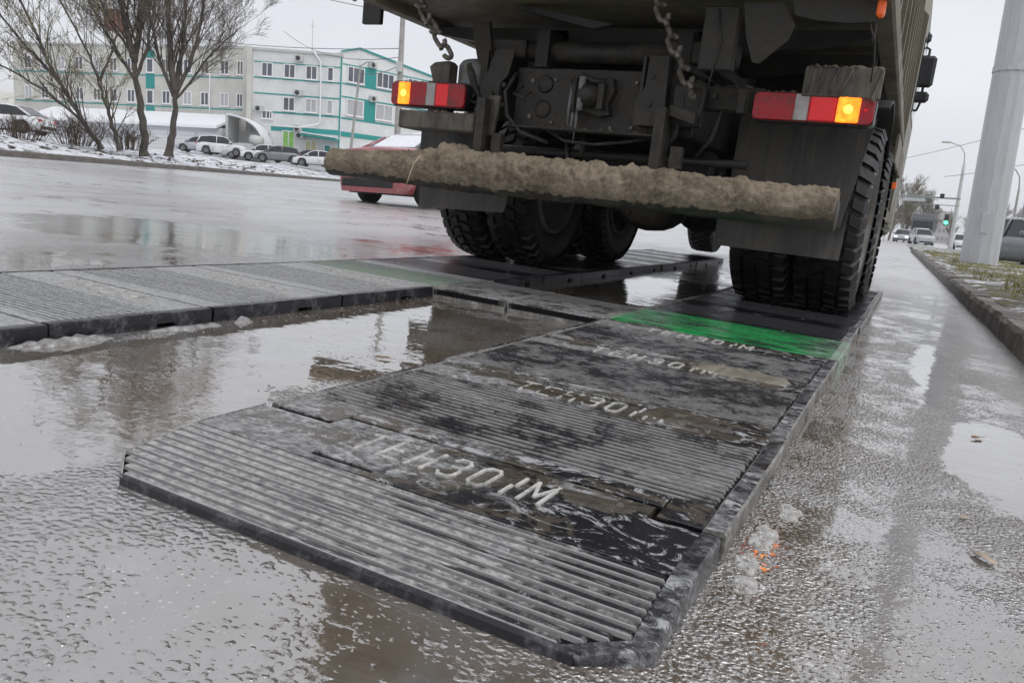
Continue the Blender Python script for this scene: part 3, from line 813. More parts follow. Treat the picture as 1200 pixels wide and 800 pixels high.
M_chain = dirty('chain_steel', (0.22, 0.2, 0.175), (0.13, 0.11, 0.085), 0.5, 0.45, 40.0, 0.8, 0.001, metal=0.5)
M_black = plain('black_plastic', (0.016, 0.016, 0.017), 0.4)
k = NT('red_lens')
x_, y_, z_ = k.xyz()
f1 = k.noise(9, 7, 0.65); f2 = k.noise(60, 5, 0.6)
g_ = k.step(k.math('ADD', k.math('MULTIPLY', f1, .7), k.math('MULTIPLY', f2, .3)), .42, .62)
k.p('Base Color', k.mix(g_, (0.40, 0.006, 0.016), (0.17, 0.04, 0.036))); k.p('Roughness', k.mixf(g_, .15, .55))
k.bump(k.math('ADD', k.math('ABSOLUTE', k.math('SINE', k.math('MULTIPLY', x_, 520.0))), k.math('ABSOLUTE', k.math('SINE', k.math('MULTIPLY', z_, 520.0)))), .0006)
M_red_lens = k.m
M_redglow = plain('red_lens_lit', (0.5, 0.01, 0.015), 0.2, emit=(1, 0.02, 0.02), es=0.22)
M_white_lens = dirty('white_lens', (0.42, 0.40, 0.38), (0.25, 0.22, 0.2), 0.4, 0.2, 14.0, 0.5, 0.0005)
k = NT('amber_lamp_lit')
g = k.n('ShaderNodeTexGradient').outputs[0]
vv = k.noise(30, 3)
k.p('Base Color', (0.9, 0.35, 0.02)); k.p('Emission Color', k.mix(k.step(vv, .35, .65), (1.0, 0.13, 0.005), (1.0, 0.25, 0.015))); k.p('Emission Strength', 1.9)
M_amber = k.m
M_amber_hot = plain('amber_lamp_core', (1, 0.6, 0.1), 0.3, emit=(1.0, 0.5, 0.07), es=2.6)
M_orange = plain('orange_marker', (0.75, 0.13, 0.03), 0.3, emit=(1, 0.16, 0.03), es=0.15)
M_glassdark = plain('dark_glass', (0.02, 0.024, 0.028), 0.08)
M_hose = dirty('rubber_hose', (0.02, 0.02, 0.02), (0.08, 0.07, 0.055), 0.4, 0.5, 20.0)

truck = empty('tipper_truck', (-1.5, 6.5, 0.045), 'olive tipper truck seen from behind, standing with its rear wheels on the rubber mats', 'truck')
TZ = 0.045
# --- frame
for sx in (-1, 1):
    mb = MB(); xc = -1.5 + sx * 0.40
    mb.bbox(xc - .04, xc + .04, 3.835, 9.9, 0.86, 1.14, .008)
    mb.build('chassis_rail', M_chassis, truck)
mb = MB()
mb.bbox(-2.03, -1.145, 3.795, 3.83, 0.845, 1.158, .006)
mb.bbox(-2.03, -1.145, 3.72, 3.80, 0.842, 0.856, .004)
rearm = mb.build('rear_crossmember', M_frame_mud, truck)
mb = MB()
for (x, z, r) in ((-1.93, .91, .012), (-1.93, 1.09, .012), (-1.80, .885, .009), (-1.80, 1.10, .009), (-1.36, .885, .009), (-1.36, 1.10, .009), (-1.25, .91, .012), (-1.25, 1.09, .012), (-1.70, .875, .01), (-1.47, .875, .01)):
    mb.tube([(x, 3.80, z), (x, 3.783, z)], r, 6, smooth=False)
mb.build('bolt', M_chain, rearm)
for (x, z) in ((-1.86, 1.075), (-1.30, 1.075), (-1.86, .95)):
    mb = MB(); mb.lathe([(0, .0), (0, .042), (.006, .046), (.012, .04), (.012, 0)], aim((x, 3.797, z), (x, 3.70, z)), 16)
    mb.build('boss', M_frame_mud, rearm)
# tow coupling
mb = MB()
mb.prism([(-1.70, .945), (-1.66, 1.10), (-1.60, 1.125), (-1.50, 1.095), (-1.47, 1.11), (-1.455, 1.05), (-1.48, .99), (-1.465, .935), (-1.52, .925), (-1.62, .95)], 'y', 3.74, 3.797)
mb.lathe([(0, 0), (0, .055), (.05, .06), (.09, .045), (.1, .02), (.1, 0)], aim((-1.575, 3.75, 1.02), (-1.575, 3.6, 1.02)), 18)
mb.box(-1.655, -1.625, 3.69, 3.76, .955, 1.10); mb.box(-1.52, -1.49, 3.69, 3.76, .955, 1.08)
mb.tube([(-1.67, 3.71, 1.085), (-1.61, 3.68, 1.11), (-1.55, 3.69, 1.085), (-1.49, 3.70, 1.085)], .014, 8)
mb.tube([(-1.64, 3.69, 1.10), (-1.642, 3.68, .99), (-1.635, 3.69, .93)], .011, 8)
tow = mb.build('tow_coupling', M_frame_mud, truck)
mb = MB(); mb.tube([(-1.60, 3.672, .94), (-1.60, 3.672, 1.10)], .017, 10)
mb.build('pin', M_galv, tow)
# icicles of dry splash on the coupling
mb = MB(); rnd = random.Random(4)
for i in range(7):
    x = -1.685 + .008 * i; z0 = 1.06 - .015 * i
    mb.tube([(x, 3.735, z0), (x + rnd.uniform(-.006, .006), 3.733, z0 - .1), (x + rnd.uniform(-.008, .008), 3.735, z0 - rnd.uniform(.15, .22))], [.005, .003, .001], 5)
mb.build('mud_drip', M_galv, tow)
# hinge brackets either side
mb = MB()
mb.prism([(-2.135, 1.23), (-2.02, 1.23), (-2.05, 1.10), (-2.09, 1.06), (-2.095, .875), (-2.205, .87), (-2.21, 1.04), (-2.17, 1.12)], 'y', 3.72, 3.735)
mb.prism([(3.735, 1.23), (4.0, 1.23), (4.0, .9), (3.735, .87)], 'x', -2.10, -2.085)
mb.prism([(3.735, 1.23), (4.0, 1.23), (4.0, .9), (3.735, .87)], 'x', -2.20, -2.185)
mb.build('hinge_bracket', M_frame_mud, truck)
mb = MB()
mb.prism([(-1.285, 1.215), (-1.19, 1.215), (-1.175, .895), (-1.325, .89), (-1.335, .99), (-1.29, 1.07)], 'y', 3.715, 3.73)
mb.prism([(3.73, 1.215), (4.0, 1.215), (4.0, .9), (3.73, .89)], 'x', -1.20, -1.185)
mb.prism([(3.73, 1.215), (4.0, 1.215), (4.0, .9), (3.73, .89)], 'x', -1.32, -1.305)
mb.build('hinge_bracket', M_frame_mud, truck)
mb = MB()
mb.tube([(-2.30, 3.86, 1.25), (-.90, 3.86, 1.25)], .052, 20)
mb.bbox(-2.29, -2.0, 3.79, 3.87, 1.205, 1.30, .008); mb.bbox(-1.23, -.94, 3.79, 3.87, 1.2, 1.30, .008)
mb.build('hinge_tube', M_frame_mud, truck)
for x in (-1.93, -1.18):
    mb = MB(); mb.prism([(3.78, 1.16), (3.78, 1.34), (4.1, 1.37), (4.3, 1.37), (4.3, 1.2)], 'x', x, x + .07); mb.build('hinge_block', M_chassis, truck)
# lamp carrier beams and the chain hook
mb = MB(); mb.bbox(-1.03, -.74, 3.79, 3.87, 0.99, 1.10, .008); mb.bbox(-.84, -.80, 3.70, 3.80, .97, 1.08, .004); mb.build('lamp_carrier', M_frame_mud, truck)
mb = MB(); mb.bbox(-2.30, -2.18, 3.74, 3.86, 0.95, 1.04, .008); mb.build('lamp_carrier', M_frame_mud, truck)
mb = MB()
pl = [(-1.135, .965), (-1.11, .955), (-1.03, .93), (-1.005, .945), (-.995, 1.05), (-1.0, 1.075), (-1.03, 1.085), (-1.055, 1.08)]
mb.tube([(x, 3.70, z) for x, z in pl], .013, 8)
mb.prism([(-1.135, .94), (-1.135, .985), (-1.01, .955), (-1.01, .905)], 'y', 3.66, 3.73)
mb.bbox(-1.15, -1.0, 3.735, 3.79, .90, 1.09, .005)
mb.build('chain_hook', M_frame_mud, truck)
for (xa, xb, xc) in ((-1.19, -1.135, -1.10), (-2.16, -2.105, -2.07)):
    mb = MB()
    mb.prism([(3.16, .60), (3.16, .52), (3.68, .55), (3.74, .64), (3.74, .97), (3.62, .97), (3.62, .66), (3.57, .62)], 'x', xa, xa + .05)
    mb.box(xc - .005, xc + .05, 3.66, 3.70, .70, .80)
    mb.build('bar_arm', M_frame_mud, truck)
# --- underrun bar, caked in mud
def bar_axis(x): return Vector((x, 3.19, 0.553 + 0.008 * (x + 2.735) ))
mb = MB(); mb.lathe([(0, 0), (0, .055), (.004, .06), (2.446, .06), (2.45, .055), (2.45, 0)], Matrix.Translation(bar_axis(-2.735)) @ AX, 24)
ubar = mb.build('underrun_bar', M_frame_mud, truck)
rings = []; NS, NA = 420, 56
for i in range(NS + 1):
    t = i / NS; x = -2.735 + .006 + 2.438 * t; c = bar_axis(x); ring = []
    body = 0.010 + 0.034 * min(1, max(0, (t - .10) / .2)) * (1 - .72 * min(1, max(0, (t - .50) / .40)))
    if t > .985: body *= .8
    for j in range(NA):
        a = 2 * math.pi * j / NA
        up = math.sin(a)
        P = Vector((x * 7.0, math.cos(a) * .7, math.sin(a) * .7))
        nb = mnoise.fractal(P * 1.4, 1.0, 2.0, 4); nf = mnoise.fractal(P * 5.5 + Vector((9, 2, 4)), .8, 2.0, 3); nff = mnoise.noise(Vector((x * 95, math.cos(a) * 7, math.sin(a) * 7)))
        tp = .3 + .7 * max(0, min(1, up + .35))
        ch = max(0, mnoise.fractal(Vector((x * 13, math.cos(a) * 1.6, math.sin(a) * 1.2 + 5)), .9, 2.0, 4) + .05)
        r = .061 + body * (0.5 + .5 * max(0, up) + .2 * min(0, up)) + ((0.30 * body + .002) * nb + (.26 * body + .0018) * nf + (.0022 + .08 * body) * nff + .6 * body * ch) * tp
        r += .036 * max(0, up) ** 2 * math.exp(-((t - .285) / .018) ** 2) + .012 * max(0, up) * math.exp(-((t - .335) / .03) ** 2)
        ring.append((x, c.y - math.cos(a) * r, c.z + up * r))
    rings.append(ring)
mb = MB(); mb.loft(rings)
for i in range(NS):          # the crust's underside gets a dark colour as painted shade, with a ragged edge
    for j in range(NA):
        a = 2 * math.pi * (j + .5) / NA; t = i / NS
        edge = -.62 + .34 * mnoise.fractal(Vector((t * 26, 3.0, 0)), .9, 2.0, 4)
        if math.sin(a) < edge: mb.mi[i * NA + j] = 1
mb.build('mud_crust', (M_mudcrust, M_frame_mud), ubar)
mb = MB()
p0 = Vector((-2.16, 3.085, .575))
mb.tube([p0 + Vector((.035, .01, .05)), p0 + Vector((.018, -.012, .01)), p0 + Vector((0, -.02, -.06)), p0 + Vector((-.022, -.018, -.125))], [.003, .0028, .0024, .0012], 5)
tag(mb.build('straw', plain('straw', (.45, .38, .26), .7), origin=tuple(p0)), 'dry straw stalk stuck in the mud of the underrun bar', 'straw')

# --- tail lamps
def lens(mb, x0, x1, z0, z1, y, bulge=.008): mb.bbox(x0, x1, y - bulge, y + .01, z0, z1, .004)
def tail_lamp(xs, z0, z1, flip, lit):
    """xs: outer end, amber outer, amber inner, white outer, white inner, inner end (world X)"""
    y = 3.65
    lo, hi = min(xs[0], xs[-1]), max(xs[0], xs[-1])
    rr = .022
    mb = MB()
    pts = []
    for cx, cz, a0 in ((hi - rr, z1 - rr, 0), (lo + rr, z1 - rr, 90), (lo + rr, z0 + rr, 180), (hi - rr, z0 + rr, 270)):
        for q in range(5):
            a = R(a0 + q * 22.5); pts.append((cx + rr * math.cos(a), cz + rr * math.sin(a)))
    ring = lambda s_, yy: [((lo + hi) / 2 + (x - (lo + hi) / 2) * s_[0], yy, (z0 + z1) / 2 + (z - (z0 + z1) / 2) * s_[1]) for x, z in pts]
    mb.loft([ring((.99, .97), y + .10), ring((1.012, 1.07), y + .09), ring((1.014, 1.08), y + .004), ring((1.008, 1.05), y - .002)], smooth=False)
    h = mb.build('tail_lamp', M_black, truck)
    mb = MB()   # the red cover, rounded at both ends
    mb.loft([ring((1, 1), y - .001), ring((.998, .985), y - .014), ring((.985, .93), y - .021)], smooth=True)
    mb.build('red_cover', M_red_lens, h)
    cx = .006
    mb = MB(); a, b = sorted((xs[1], xs[2])); mb.bbox(a, b, y - .028, y - .01, z0 + .005, z1 - .005, .005)
    mb.box(a + .028, a + .038, y - .0295, y - .02, z1 - .014, z1 - .006); mb.box(a + .03, a + .038, y - .0295, y - .02, z0 + .006, z0 + .016)
    am = mb.build('amber_lens', M_amber, h)
    mb = MB(); mb.lathe([(0, 0), (0, .019), (.004, .016), (.006, 0)], aim(((a + b) / 2, y - .0278, (z0 + z1) / 2), ((a + b) / 2, y - .2, (z0 + z1) / 2)), 20)
    mb.build('bulb_glow', M_amber_hot, h)
    mb = MB(); a, b = sorted((xs[3], xs[4])); mb.bbox(a, b, y - .025, y - .01, z0 + .004, z1 - .004, .003); mb.build('white_lens', M_white_lens, h)
    for (q0, q1) in ((xs[4], xs[5]), (xs[2], xs[3])):
        pass
    mb = MB(); a, b = lit; mb.bbox(a, b, y - .0245, y - .01, z0 + .006, z1 - .006, .004); mb.build('red_lens', M_redglow, h)
    if not flip:
        mb = MB(); mb.lathe([(0, 0), (0, .009), (.003, .006), (.003, 0)], aim((xs[0] - .033, y - .021, (z0 + z1) / 2), (xs[0] - .033, y - .3, (z0 + z1) / 2)), 12); mb.build('side_bulb', M_redglow, h)
    return h
tail_lamp((-.256, -.312, -.402, -.518, -.575, -.752), .942, 1.06, False, (-.512, -.408))
tail_lamp((-2.722, -2.672, -2.596, -2.488, -2.432, -2.246), .91, 1.036, True, (-2.427, -2.35))

# --- mudguards and flaps
mb = MB(); mb.bbox(-.555, -.245, 3.62, 3.66, 1.045, 1.17, .006)
mb.prism([(-.275, 1.045), (-.245, 1.17), (-.243, 1.10), (-.262, 1.03)], 'y', 3.60, 3.62)
for i in range(4): mb.tube([(-.53 + .055 * i, 3.618, 1.165), (-.535 + .045 * i, 3.612, 1.06)], .006, 6)
arc = [(4.87 - .66 * math.cos(R(a)), .565 + .66 * math.sin(R(a))) for a in range(62, 150, 8)]
arc2 = [(4.87 - .645 * math.cos(R(a)), .565 + .645 * math.sin(R(a))) for a in range(62, 150, 8)]
mb.build('mudguard', M_fender, truck)
mb = MB(); mb.prism(arc + arc2[::-1], 'x', -.93, -.25); mb.build('wheel_arch', M_chassis, truck)
mb = MB(); mb.bbox(-2.655, -2.17, 3.62, 3.80, .79, .885, .008)
mb.prism([(-2.17, .79), (-2.08, .79), (-2.06, .99), (-2.12, .99)], 'y', 3.68, 3.70)
mb.build('mudguard', M_fender, truck)
mb = MB(); mb.prism(arc + arc2[::-1], 'x', -2.75, -2.07); mb.build('wheel_arch', M_chassis, truck)
mb = MB(); mb.loft([[(-2.505, 3.68, .88), (-2.385, 3.68, .88), (-2.385, 3.76, .88), (-2.505, 3.76, .88)], [(-2.49, 3.68, 1.06), (-2.385, 3.68, 1.06), (-2.385, 3.76, 1.06), (-2.49, 3.76, 1.06)], [(-2.515, 3.68, 1.125), (-2.385, 3.68, 1.145), (-2.385, 3.76, 1.145), (-2.515, 3.76, 1.125)], [(-2.49, 3.69, 1.15), (-2.40, 3.69, 1.16), (-2.40, 3.75, 1.16), (-2.49, 3.75, 1.15)]], smooth=False)
mb.build('rubber_buffer', M_fender, truck)
mb = MB(); mb.tube([(-2.31, 3.80, .95), (-2.31, 3.80, 1.15), (-2.315, 3.80, 1.18)], [.08, .08, .06], 14)
mb.build('air_tank', M_galv, truck)
def flap(pts, y, name, thick=.012, bend=.02, label=None):
    mb = MB()
    (a, b, c, d) = [Vector((p[0], 0, p[1])) for p in pts]     # tl, tr, br, bl
    n, m = 10, 8; g = []
    for i in range(m + 1):
        t = i / m; l = a.lerp(d, t); r = b.lerp(c, t)
        for j in range(n + 1):
            s_ = j / n; p = l.lerp(r, s_)
            g.append(Vector((p.x, y + bend * math.sin(t * 3.0) * (.6 + .4 * math.sin(s_ * 7)) - .02 * t, p.z)))
    w = n + 1
    fs = [(i * w + j, i * w + j + 1, (i + 1) * w + j + 1, (i + 1) * w + j) for i in range(m) for j in range(n)]
    k0 = len(g)
    vs = g + [p + Vector((0, thick, 0)) for p in g]
    fs2 = [tuple(k0 + q for q in f) for f in fs]
    rim = [j for j in range(n + 1)] + [i * w + n for i in range(1, m + 1)] + [m * w + j for j in range(n - 1, -1, -1)] + [i * w for i in range(m - 1, 0, -1)]
    for q in range(len(rim)):
        u, v = rim[q], rim[(q + 1) % len(rim)]
        fs2.append((u, v, k0 + v, k0 + u))
    mb.add(vs, fs + fs2, False)
    return mb.build(name, M_flap, truck)
flap(((-.90, 1.02), (-.27, 1.03), (-.345, .515), (-.90, .53)), 4.10, 'mudflap')
flap(((-.955, .60), (-.325, .60), (-.325, .355), (-.945, .355)), 4.16, 'mudflap')
flap(((-2.72, .83), (-2.33, .83), (-2.33, .55), (-2.72, .60)), 3.95, 'mudflap')
flap(((-2.77, .55), (-2.16, .55), (-2.16, .385), (-2.76, .355)), 4.06, 'mudflap')

# --- wheels
def wheel_mats(): return
def make_wheel(cx, cy, outward, steer=False):
    """tyre with lugs and a dished steel rim; outward = +1 or -1 along X"""
    Rr, W = .525, .30
    M = Matrix.Translation((cx, cy, TZ + .518)) @ AX
    mb = MB()
    h = W / 2
    prof = [(-h * .72, .29), (-h * .92, .32), (-h, .40), (-h * .99, .455), (-h * .93, .485), (-h * .84, .503), (0, .507), (h * .84, .503), (h * .93, .485), (h * .99, .455), (h, .40), (h * .92, .32), (h * .72, .29)]
    mb.lathe(prof, M, 56)
    ty = mb.build('tyre', M_tyre, None)
    mb = MB()
    rows = ((-.115, .062, 0), (-.04, .062, .5), (.04, .062, 0), (.115, .062, .5))
    N = 38
    for (xo, wd, ph) in rows:
        for kx in range(N):
            a = 2 * math.pi * (kx + ph) / N
            ln = 2 * math.pi * .51 / N * .70 / 2
            outer = abs(xo) > .1
            Mr = M @ Matrix.Rotation(a, 4, 'Z')
            x0, x1 = xo - wd / 2, xo + wd / 2
            r0, r1 = .49, .525
            sk = .012 * (1 if xo > 0 else -1)
            q0, q1 = (.512 if (outer and xo < 0) else r1), (.512 if (outer and xo > 0) else r1)
            x0b, x1b = x0 - (.012 if outer and xo < 0 else 0), x1 + (.012 if outer and xo > 0 else 0)
            vs = [(r0, -ln - sk, x0b), (r0, ln - sk, x0b), (r0, ln + sk, x1b), (r0, -ln + sk, x1b),
                  (q0, -ln * .9 - sk, x0 + .004), (q0, ln * .9 - sk, x0 + .004), (q1, ln * .9 + sk, x1 - .004), (q1, -ln * .9 + sk, x1 - .004)]
            if outer:   # shoulder lug running down the sidewall
                xe = x0b - .008 if xo < 0 else x1b + .008
                i0 = (0, 1) if xo < 0 else (3, 2)
                for q, yy in zip(i0, (-ln, ln)): vs[q] = (.455, yy, xe)
            mb.add([Mr @ Vector(p) for p in vs], [(4, 5, 6, 7), (0, 1, 5, 4), (1, 2, 6, 5), (2, 3, 7, 6), (3, 0, 4, 7)], False)
    tr = mb.build('tread', M_tread, None)
    mb = MB()
    o = outward
    if steer: prof = [(-.11, .30), (.15, .30), (.16, .285), (.13, .27), (.05, .255), (.04, .14), (.10, .13), (.16, .10), (.17, 0)]
    else: prof = [(-.11, .30), (.145, .30), (.15, .285), (.12, .27), (-.02, .25), (-.06, .15), (-.06, .14), (.06, .13), (.10, .10), (.11, 0)]
    prof = [(z * o, r) for z, r in prof]
    mb.lathe(prof, M, 36)
    for q in range(10):
        a = 2 * math.pi * q / 10
        zc = (-.05 if not steer else .05) * o
        p = M @ Vector((.19 * math.cos(a), .19 * math.sin(a), zc)); d = M @ Vector((.19 * math.cos(a), .19 * math.sin(a), zc + .05 * o))
        mb.tube([p, d], .016, 6, smooth=False)
    rm = mb.build('rim', M_rim, None)
    return ty, tr, rm
wheels = {}
def put_wheel(cx, cy, outward, steer=False):
    key = (outward, steer)
    w = empty('wheel', (0, 0, 0)); w.parent = truck; w.location = Vector((cx, cy, TZ + .518)) - ORG[truck.name]
    if key not in wheels:
        ty, tr, rm = make_wheel(0, 0, outward, steer)
        for p in (ty, tr, rm):
            for v in p.data.vertices: v.co.z -= TZ + .518
            p.parent = w
        wheels[key] = (ty, tr, rm)
    else:
        for p in wheels[key]: inst(p, w)
    w.rotation_euler = (random.uniform(0, 6.28), 0, 0)
for cy in (4.87, 6.19):
    for cx, o in ((-.412, 1), (-.762, -1), (-2.69, -1), (-2.335, 1)): put_wheel(cx, cy, o)
for cx, o in ((-.57, 1), (-2.43, -1)): put_wheel(cx, 10.2, o, True)
# --- engine, gearbox and front axle: unseen bulk added to block reflections underneath
mb = MB(); mb.bbox(-1.95, -1.05, 8.7, 10.4, .46, 1.05, .05); mb.build('engine_sump_blocker', M_chassis, truck)
mb = MB(); mb.bbox(-1.75, -1.25, 7.4, 8.6, .52, 1.0, .06); mb.tube([(-1.5, 6.5, .68), (-1.5, 7.5, .74)], .06, 10); mb.build('gearbox', M_chassis, truck)
mb = MB(); mb.tube([(-2.3, 10.2, .50), (-1.9, 10.2, .42), (-1.1, 10.2, .42), (-.7, 10.2, .50)], .07, 10); mb.build('front_axle', M_chassis, truck)
# --- axles, springs, hoses
for cy in (4.87, 6.19):
    mb = MB(); mb.tube([(-2.3, cy, .565), (-.7, cy, .565)], .085, 14)
    Mx = aim((-1.52, cy - .3, .6), (-1.52, cy + .3, .6))
    mb.lathe([(0, 0), (.01, .12), (.06, .19), (.2, .235), (.38, .235), (.52, .19), (.6, .1), (.6, 0)], Mx, 24)
    for a in range(0, 360, 40):
        p = Vector((-1.52 + .15 * math.cos(R(a)), cy - .255, .6 + .15 * math.sin(R(a)))); mb.tube([p, p - Vector((0, .03, 0))], .014, 6, smooth=False)
    mb.build('axle', M_frame_mud, truck)
for x in (-1.95, -1.05):
    mb = MB()
    for q in range(6): mb.prism([(4.6 - .08 * (6 - q) + 0, .66 + .028 * q), (5.53, .74 + .028 * q), (6.45 + .08 * (6 - q), .66 + .028 * q), (6.45 + .08 * (6 - q), .682 + .028 * q), (5.53, .762 + .028 * q), (4.6 - .08 * (6 - q), .682 + .028 * q)], 'x', x - .045, x + .045)
    mb.build('leaf_spring', M_chassis, truck)
for (x, y) in ((-1.85, 4.55), (-1.15, 4.55)):
    mb = MB(); mb.lathe([(0, 0), (0, .08), (.06, .085), (.07, .095), (.08, .085), (.14, .08), (.16, 0)], aim((x, y, .78), (x, y - .2, .80)), 18); mb.build('brake_chamber', M_chassis, truck)
mb = MB(); mb.tube([(-1.85, 3.80, .86), (-1.72, 3.80, .80), (-1.55, 3.79, .79), (-1.38, 3.80, .815), (-1.2, 3.82, .86)], .009, 8); mb.build('air_hose', M_hose, truck)
mb = MB(); mb.tube([(-2.15, 3.9, .74), (-.8, 3.95, .76)], .02, 8); mb.tube([(-1.7, 4.0, .86), (-1.68, 4.0, .68), (-1.62, 4.1, .62)], .012, 8); mb.tube([(-1.62, 3.82, .84), (-1.62, 3.82, .74)], .014, 8)
mb.bbox(-1.63, -1.0, 4.05, 4.15, .70, .76, .006); mb.build('cross_pipe', M_chassis, truck)
mb = MB()
for pts in ([(-2.24, 3.72, 1.02), (-2.27, 3.70, .97), (-2.22, 3.70, .95), (-2.14, 3.70, .965)], [(-2.2, 3.75, 1.19), (-2.18, 3.73, 1.08), (-2.12, 3.71, 1.0)], [(-1.97, 3.76, 1.06), (-2.0, 3.72, 1.01), (-1.94, 3.72, .99), (-1.92, 3.75, 1.03)]):
    mb.tube(pts, .008, 7)
mb.build('cable', M_hose, truck)
mb = MB()   # diagonal brace under the bed on the left, with its lug
mb.prism([(-2.33, 1.38), (-2.22, 1.38), (-2.16, 1.12), (-2.12, .98), (-2.17, .97), (-2.24, 1.10)], 'y', 3.76, 3.80)
mb.tube([(-2.30, 3.74, 1.15), (-2.24, 3.72, 1.03), (-2.20, 3.72, .97)], [.022, .018, .016], 8)
mb.build('brace', M_frame_mud, truck)

for pts, r in (([(-2.02, 3.76, 1.12), (-2.06, 3.73, 1.02), (-2.03, 3.72, .90), (-1.95, 3.74, .82), (-1.80, 3.78, .78)], .011), ([(-1.14, 3.76, 1.14), (-1.10, 3.74, 1.02), (-1.12, 3.75, .86), (-1.20, 3.78, .76)], .012), ([(-.98, 3.85, 1.12), (-.93, 3.82, 1.0), (-.96, 3.82, .86), (-1.04, 3.9, .78)], .01), ([(-1.75, 3.9, .84), (-1.72, 3.88, .70), (-1.60, 3.9, .64), (-1.45, 4.0, .66)], .013), ([(-2.25, 3.8, 1.02), (-2.28, 3.74, .93), (-2.2, 3.72, .86)], .009)):
    mb = MB(); mb.tube(pts, r, 7); mb.build('brake_hose', M_hose, truck)
for x, z in ((-2.06, .95), (-2.06, 1.05), (-1.26, .99), (-1.26, 1.12), (-.95, 1.045), (-.82, 1.045), (-2.24, .99)):
    mb = MB(); mb.tube([(x, 3.74, z), (x, 3.705, z)], .013, 6, smooth=False); mb.build('bolt', M_frame_mud, truck)
mb = MB(); rnd = random.Random(9)
spots = [(-2.65, -2.18, 3.62, 3.78, .885), (-2.03, -1.15, 3.725, 3.79, .857), (-.55, -.25, 3.62, 3.66, 1.17), (-.75, -.27, 3.64, 3.72, 1.062), (-2.7, -2.27, 3.65, 3.72, 1.038), (-1.03, -.76, 3.79, 3.86, 1.10), (-2.28, -2.2, 3.74, 3.85, 1.04)]
for i in range(420):
    xa, xb, ya, yb, zz = rnd.choice(spots); q = rnd.uniform(.004, .02) * rnd.random() ** .6
    c = Vector((rnd.uniform(xa, xb), rnd.uniform(ya, yb), zz))
    vs = [c + Vector((a * rnd.uniform(.6, 1.3), b * rnd.uniform(.6, 1.3), d * rnd.uniform(.5, 1.1))) * q for a, b, d in ((1, 0, -.2), (.3, 1, -.2), (-.8, .6, -.2), (-.8, -.6, -.2), (.3, -1, -.2), (.3, .3, .8), (-.4, 0, .9))]
    mb.add(vs, [(0, 1, 5), (1, 6, 5), (1, 2, 6), (2, 3, 6), (3, 4, 6), (4, 5, 6), (4, 0, 5)], True)
o = mb.build('mud_clods', M_mudcrust, truck, fix=False); o['kind'] = 'stuff'

# --- tipping bed
mb = MB()
BX0, BX1, BY0, BY1, BZ0, BZ1 = -2.71, -.29, 3.36, 8.75, 1.43, 3.0
mb.bbox(BX0, BX1, BY0, BY1, BZ0, BZ0 + .07, .01)
mb.bbox(BX0, BX0 + .05, BY0, BY1, BZ0 + .03, BZ1, .008); mb.bbox(BX1 - .05, BX1, BY0, BY1, BZ0 + .03, BZ1, .008)
mb.bbox(BX0 + .04, BX1 - .04, BY1 - .06, BY1 - .003, BZ0 + .04, BZ1, .008)
bed = mb.build('tipping_bed', M_bed, truck)
mb = MB(); mb.bbox(BX0 + .06, BX1 - .06, BY0 - .06, BY0 - .004, BZ0 + .02, BZ1 + .05, .01)
for i in range(5): x = BX0 + .1 + i * (2.2 / 4); mb.bbox(x, x + .08, BY0 - .11, BY0 - .055, BZ0 + .03, BZ1 + .03, .008)
for z in (BZ0 + .05, BZ1 - .06, BZ0 + .75): mb.bbox(BX0 + .07, BX1 - .07, BY0 - .10, BY0 - .05, z, z + .08, .008)
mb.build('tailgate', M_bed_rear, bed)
mb = MB()
for i in range(11):
    y = BY0 + .02 + i * .535
    for x0, x1 in ((BX0 - .045, BX0 + .002), (BX1 - .002, BX1 + .045)): mb.prism([(y, BZ0 - .02), (y + .09, BZ0 - .02), (y + .075, BZ1 - .02), (y + .015, BZ1 - .02)], 'x', x0, x1)
for x0, x1 in ((BX0 - .055, BX0 + .06), (BX1 - .06, BX1 + .055)):
    mb.bbox(x0, x1, BY0 - .01, BY1 + .02, BZ1 - .02, BZ1 + .08, .012); mb.bbox(x0 + .01, x1 - .01, BY0 - .005, BY1 + .01, BZ0 - .05, BZ0 + .06, .012)
mb.build('bed_rib', M_bed, bed)
mb = MB()
for x in (-1.95, -1.15): mb.bbox(x, x + .12, 3.95, BY1 - .1, 1.21, 1.385, .008)
for i in range(9):
    y = 3.95 + i * .53; mb.prism([(-2.66, 1.39), (-.34, 1.39), (-.34, 1.35), (-.95, 1.27), (-2.05, 1.27), (-2.66, 1.35)], 'y', y, y + .07)
mb.prism([(-2.0, 1.41), (-1.9, 1.41), (-1.45, 1.33), (-1.55, 1.31)], 'y', 3.60, 3.66)
mb.build('bed_underframe', M_chassis, bed)
mb = MB()   # rear gusset lobes that hang below the bed at the right
mb.prism([(-.82, 1.385), (-.66, 1.385), (-.60, 1.30), (-.62, 1.24), (-.72, 1.145), (-.75, 1.15), (-.79, 1.25)], 'y', 3.46, 3.475)
mb.prism([(-.62, 1.385), (-.30, 1.385), (-.30, 1.305), (-.40, 1.30), (-.52, 1.31), (-.60, 1.33)], 'y', 3.43, 3.45)
mb.bbox(-.99, -.84, 3.5, 3.56, 1.12, 1.385, .006)
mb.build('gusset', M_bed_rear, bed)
mb = MB(); mb.bbox(-2.90, -2.775, 3.55, 3.58, 1.315, 1.46, .004); mb.bbox(-2.80, -2.72, 3.555, 3.575, 1.40, 1.45, .003); mb.build('hanging_plate', M_chassis, bed)
mb = MB(); mb.bbox(-.302, -.272, 3.42, 3.47, 1.325, 1.43, .008); mb.build('marker_lamp', M_orange, truck)
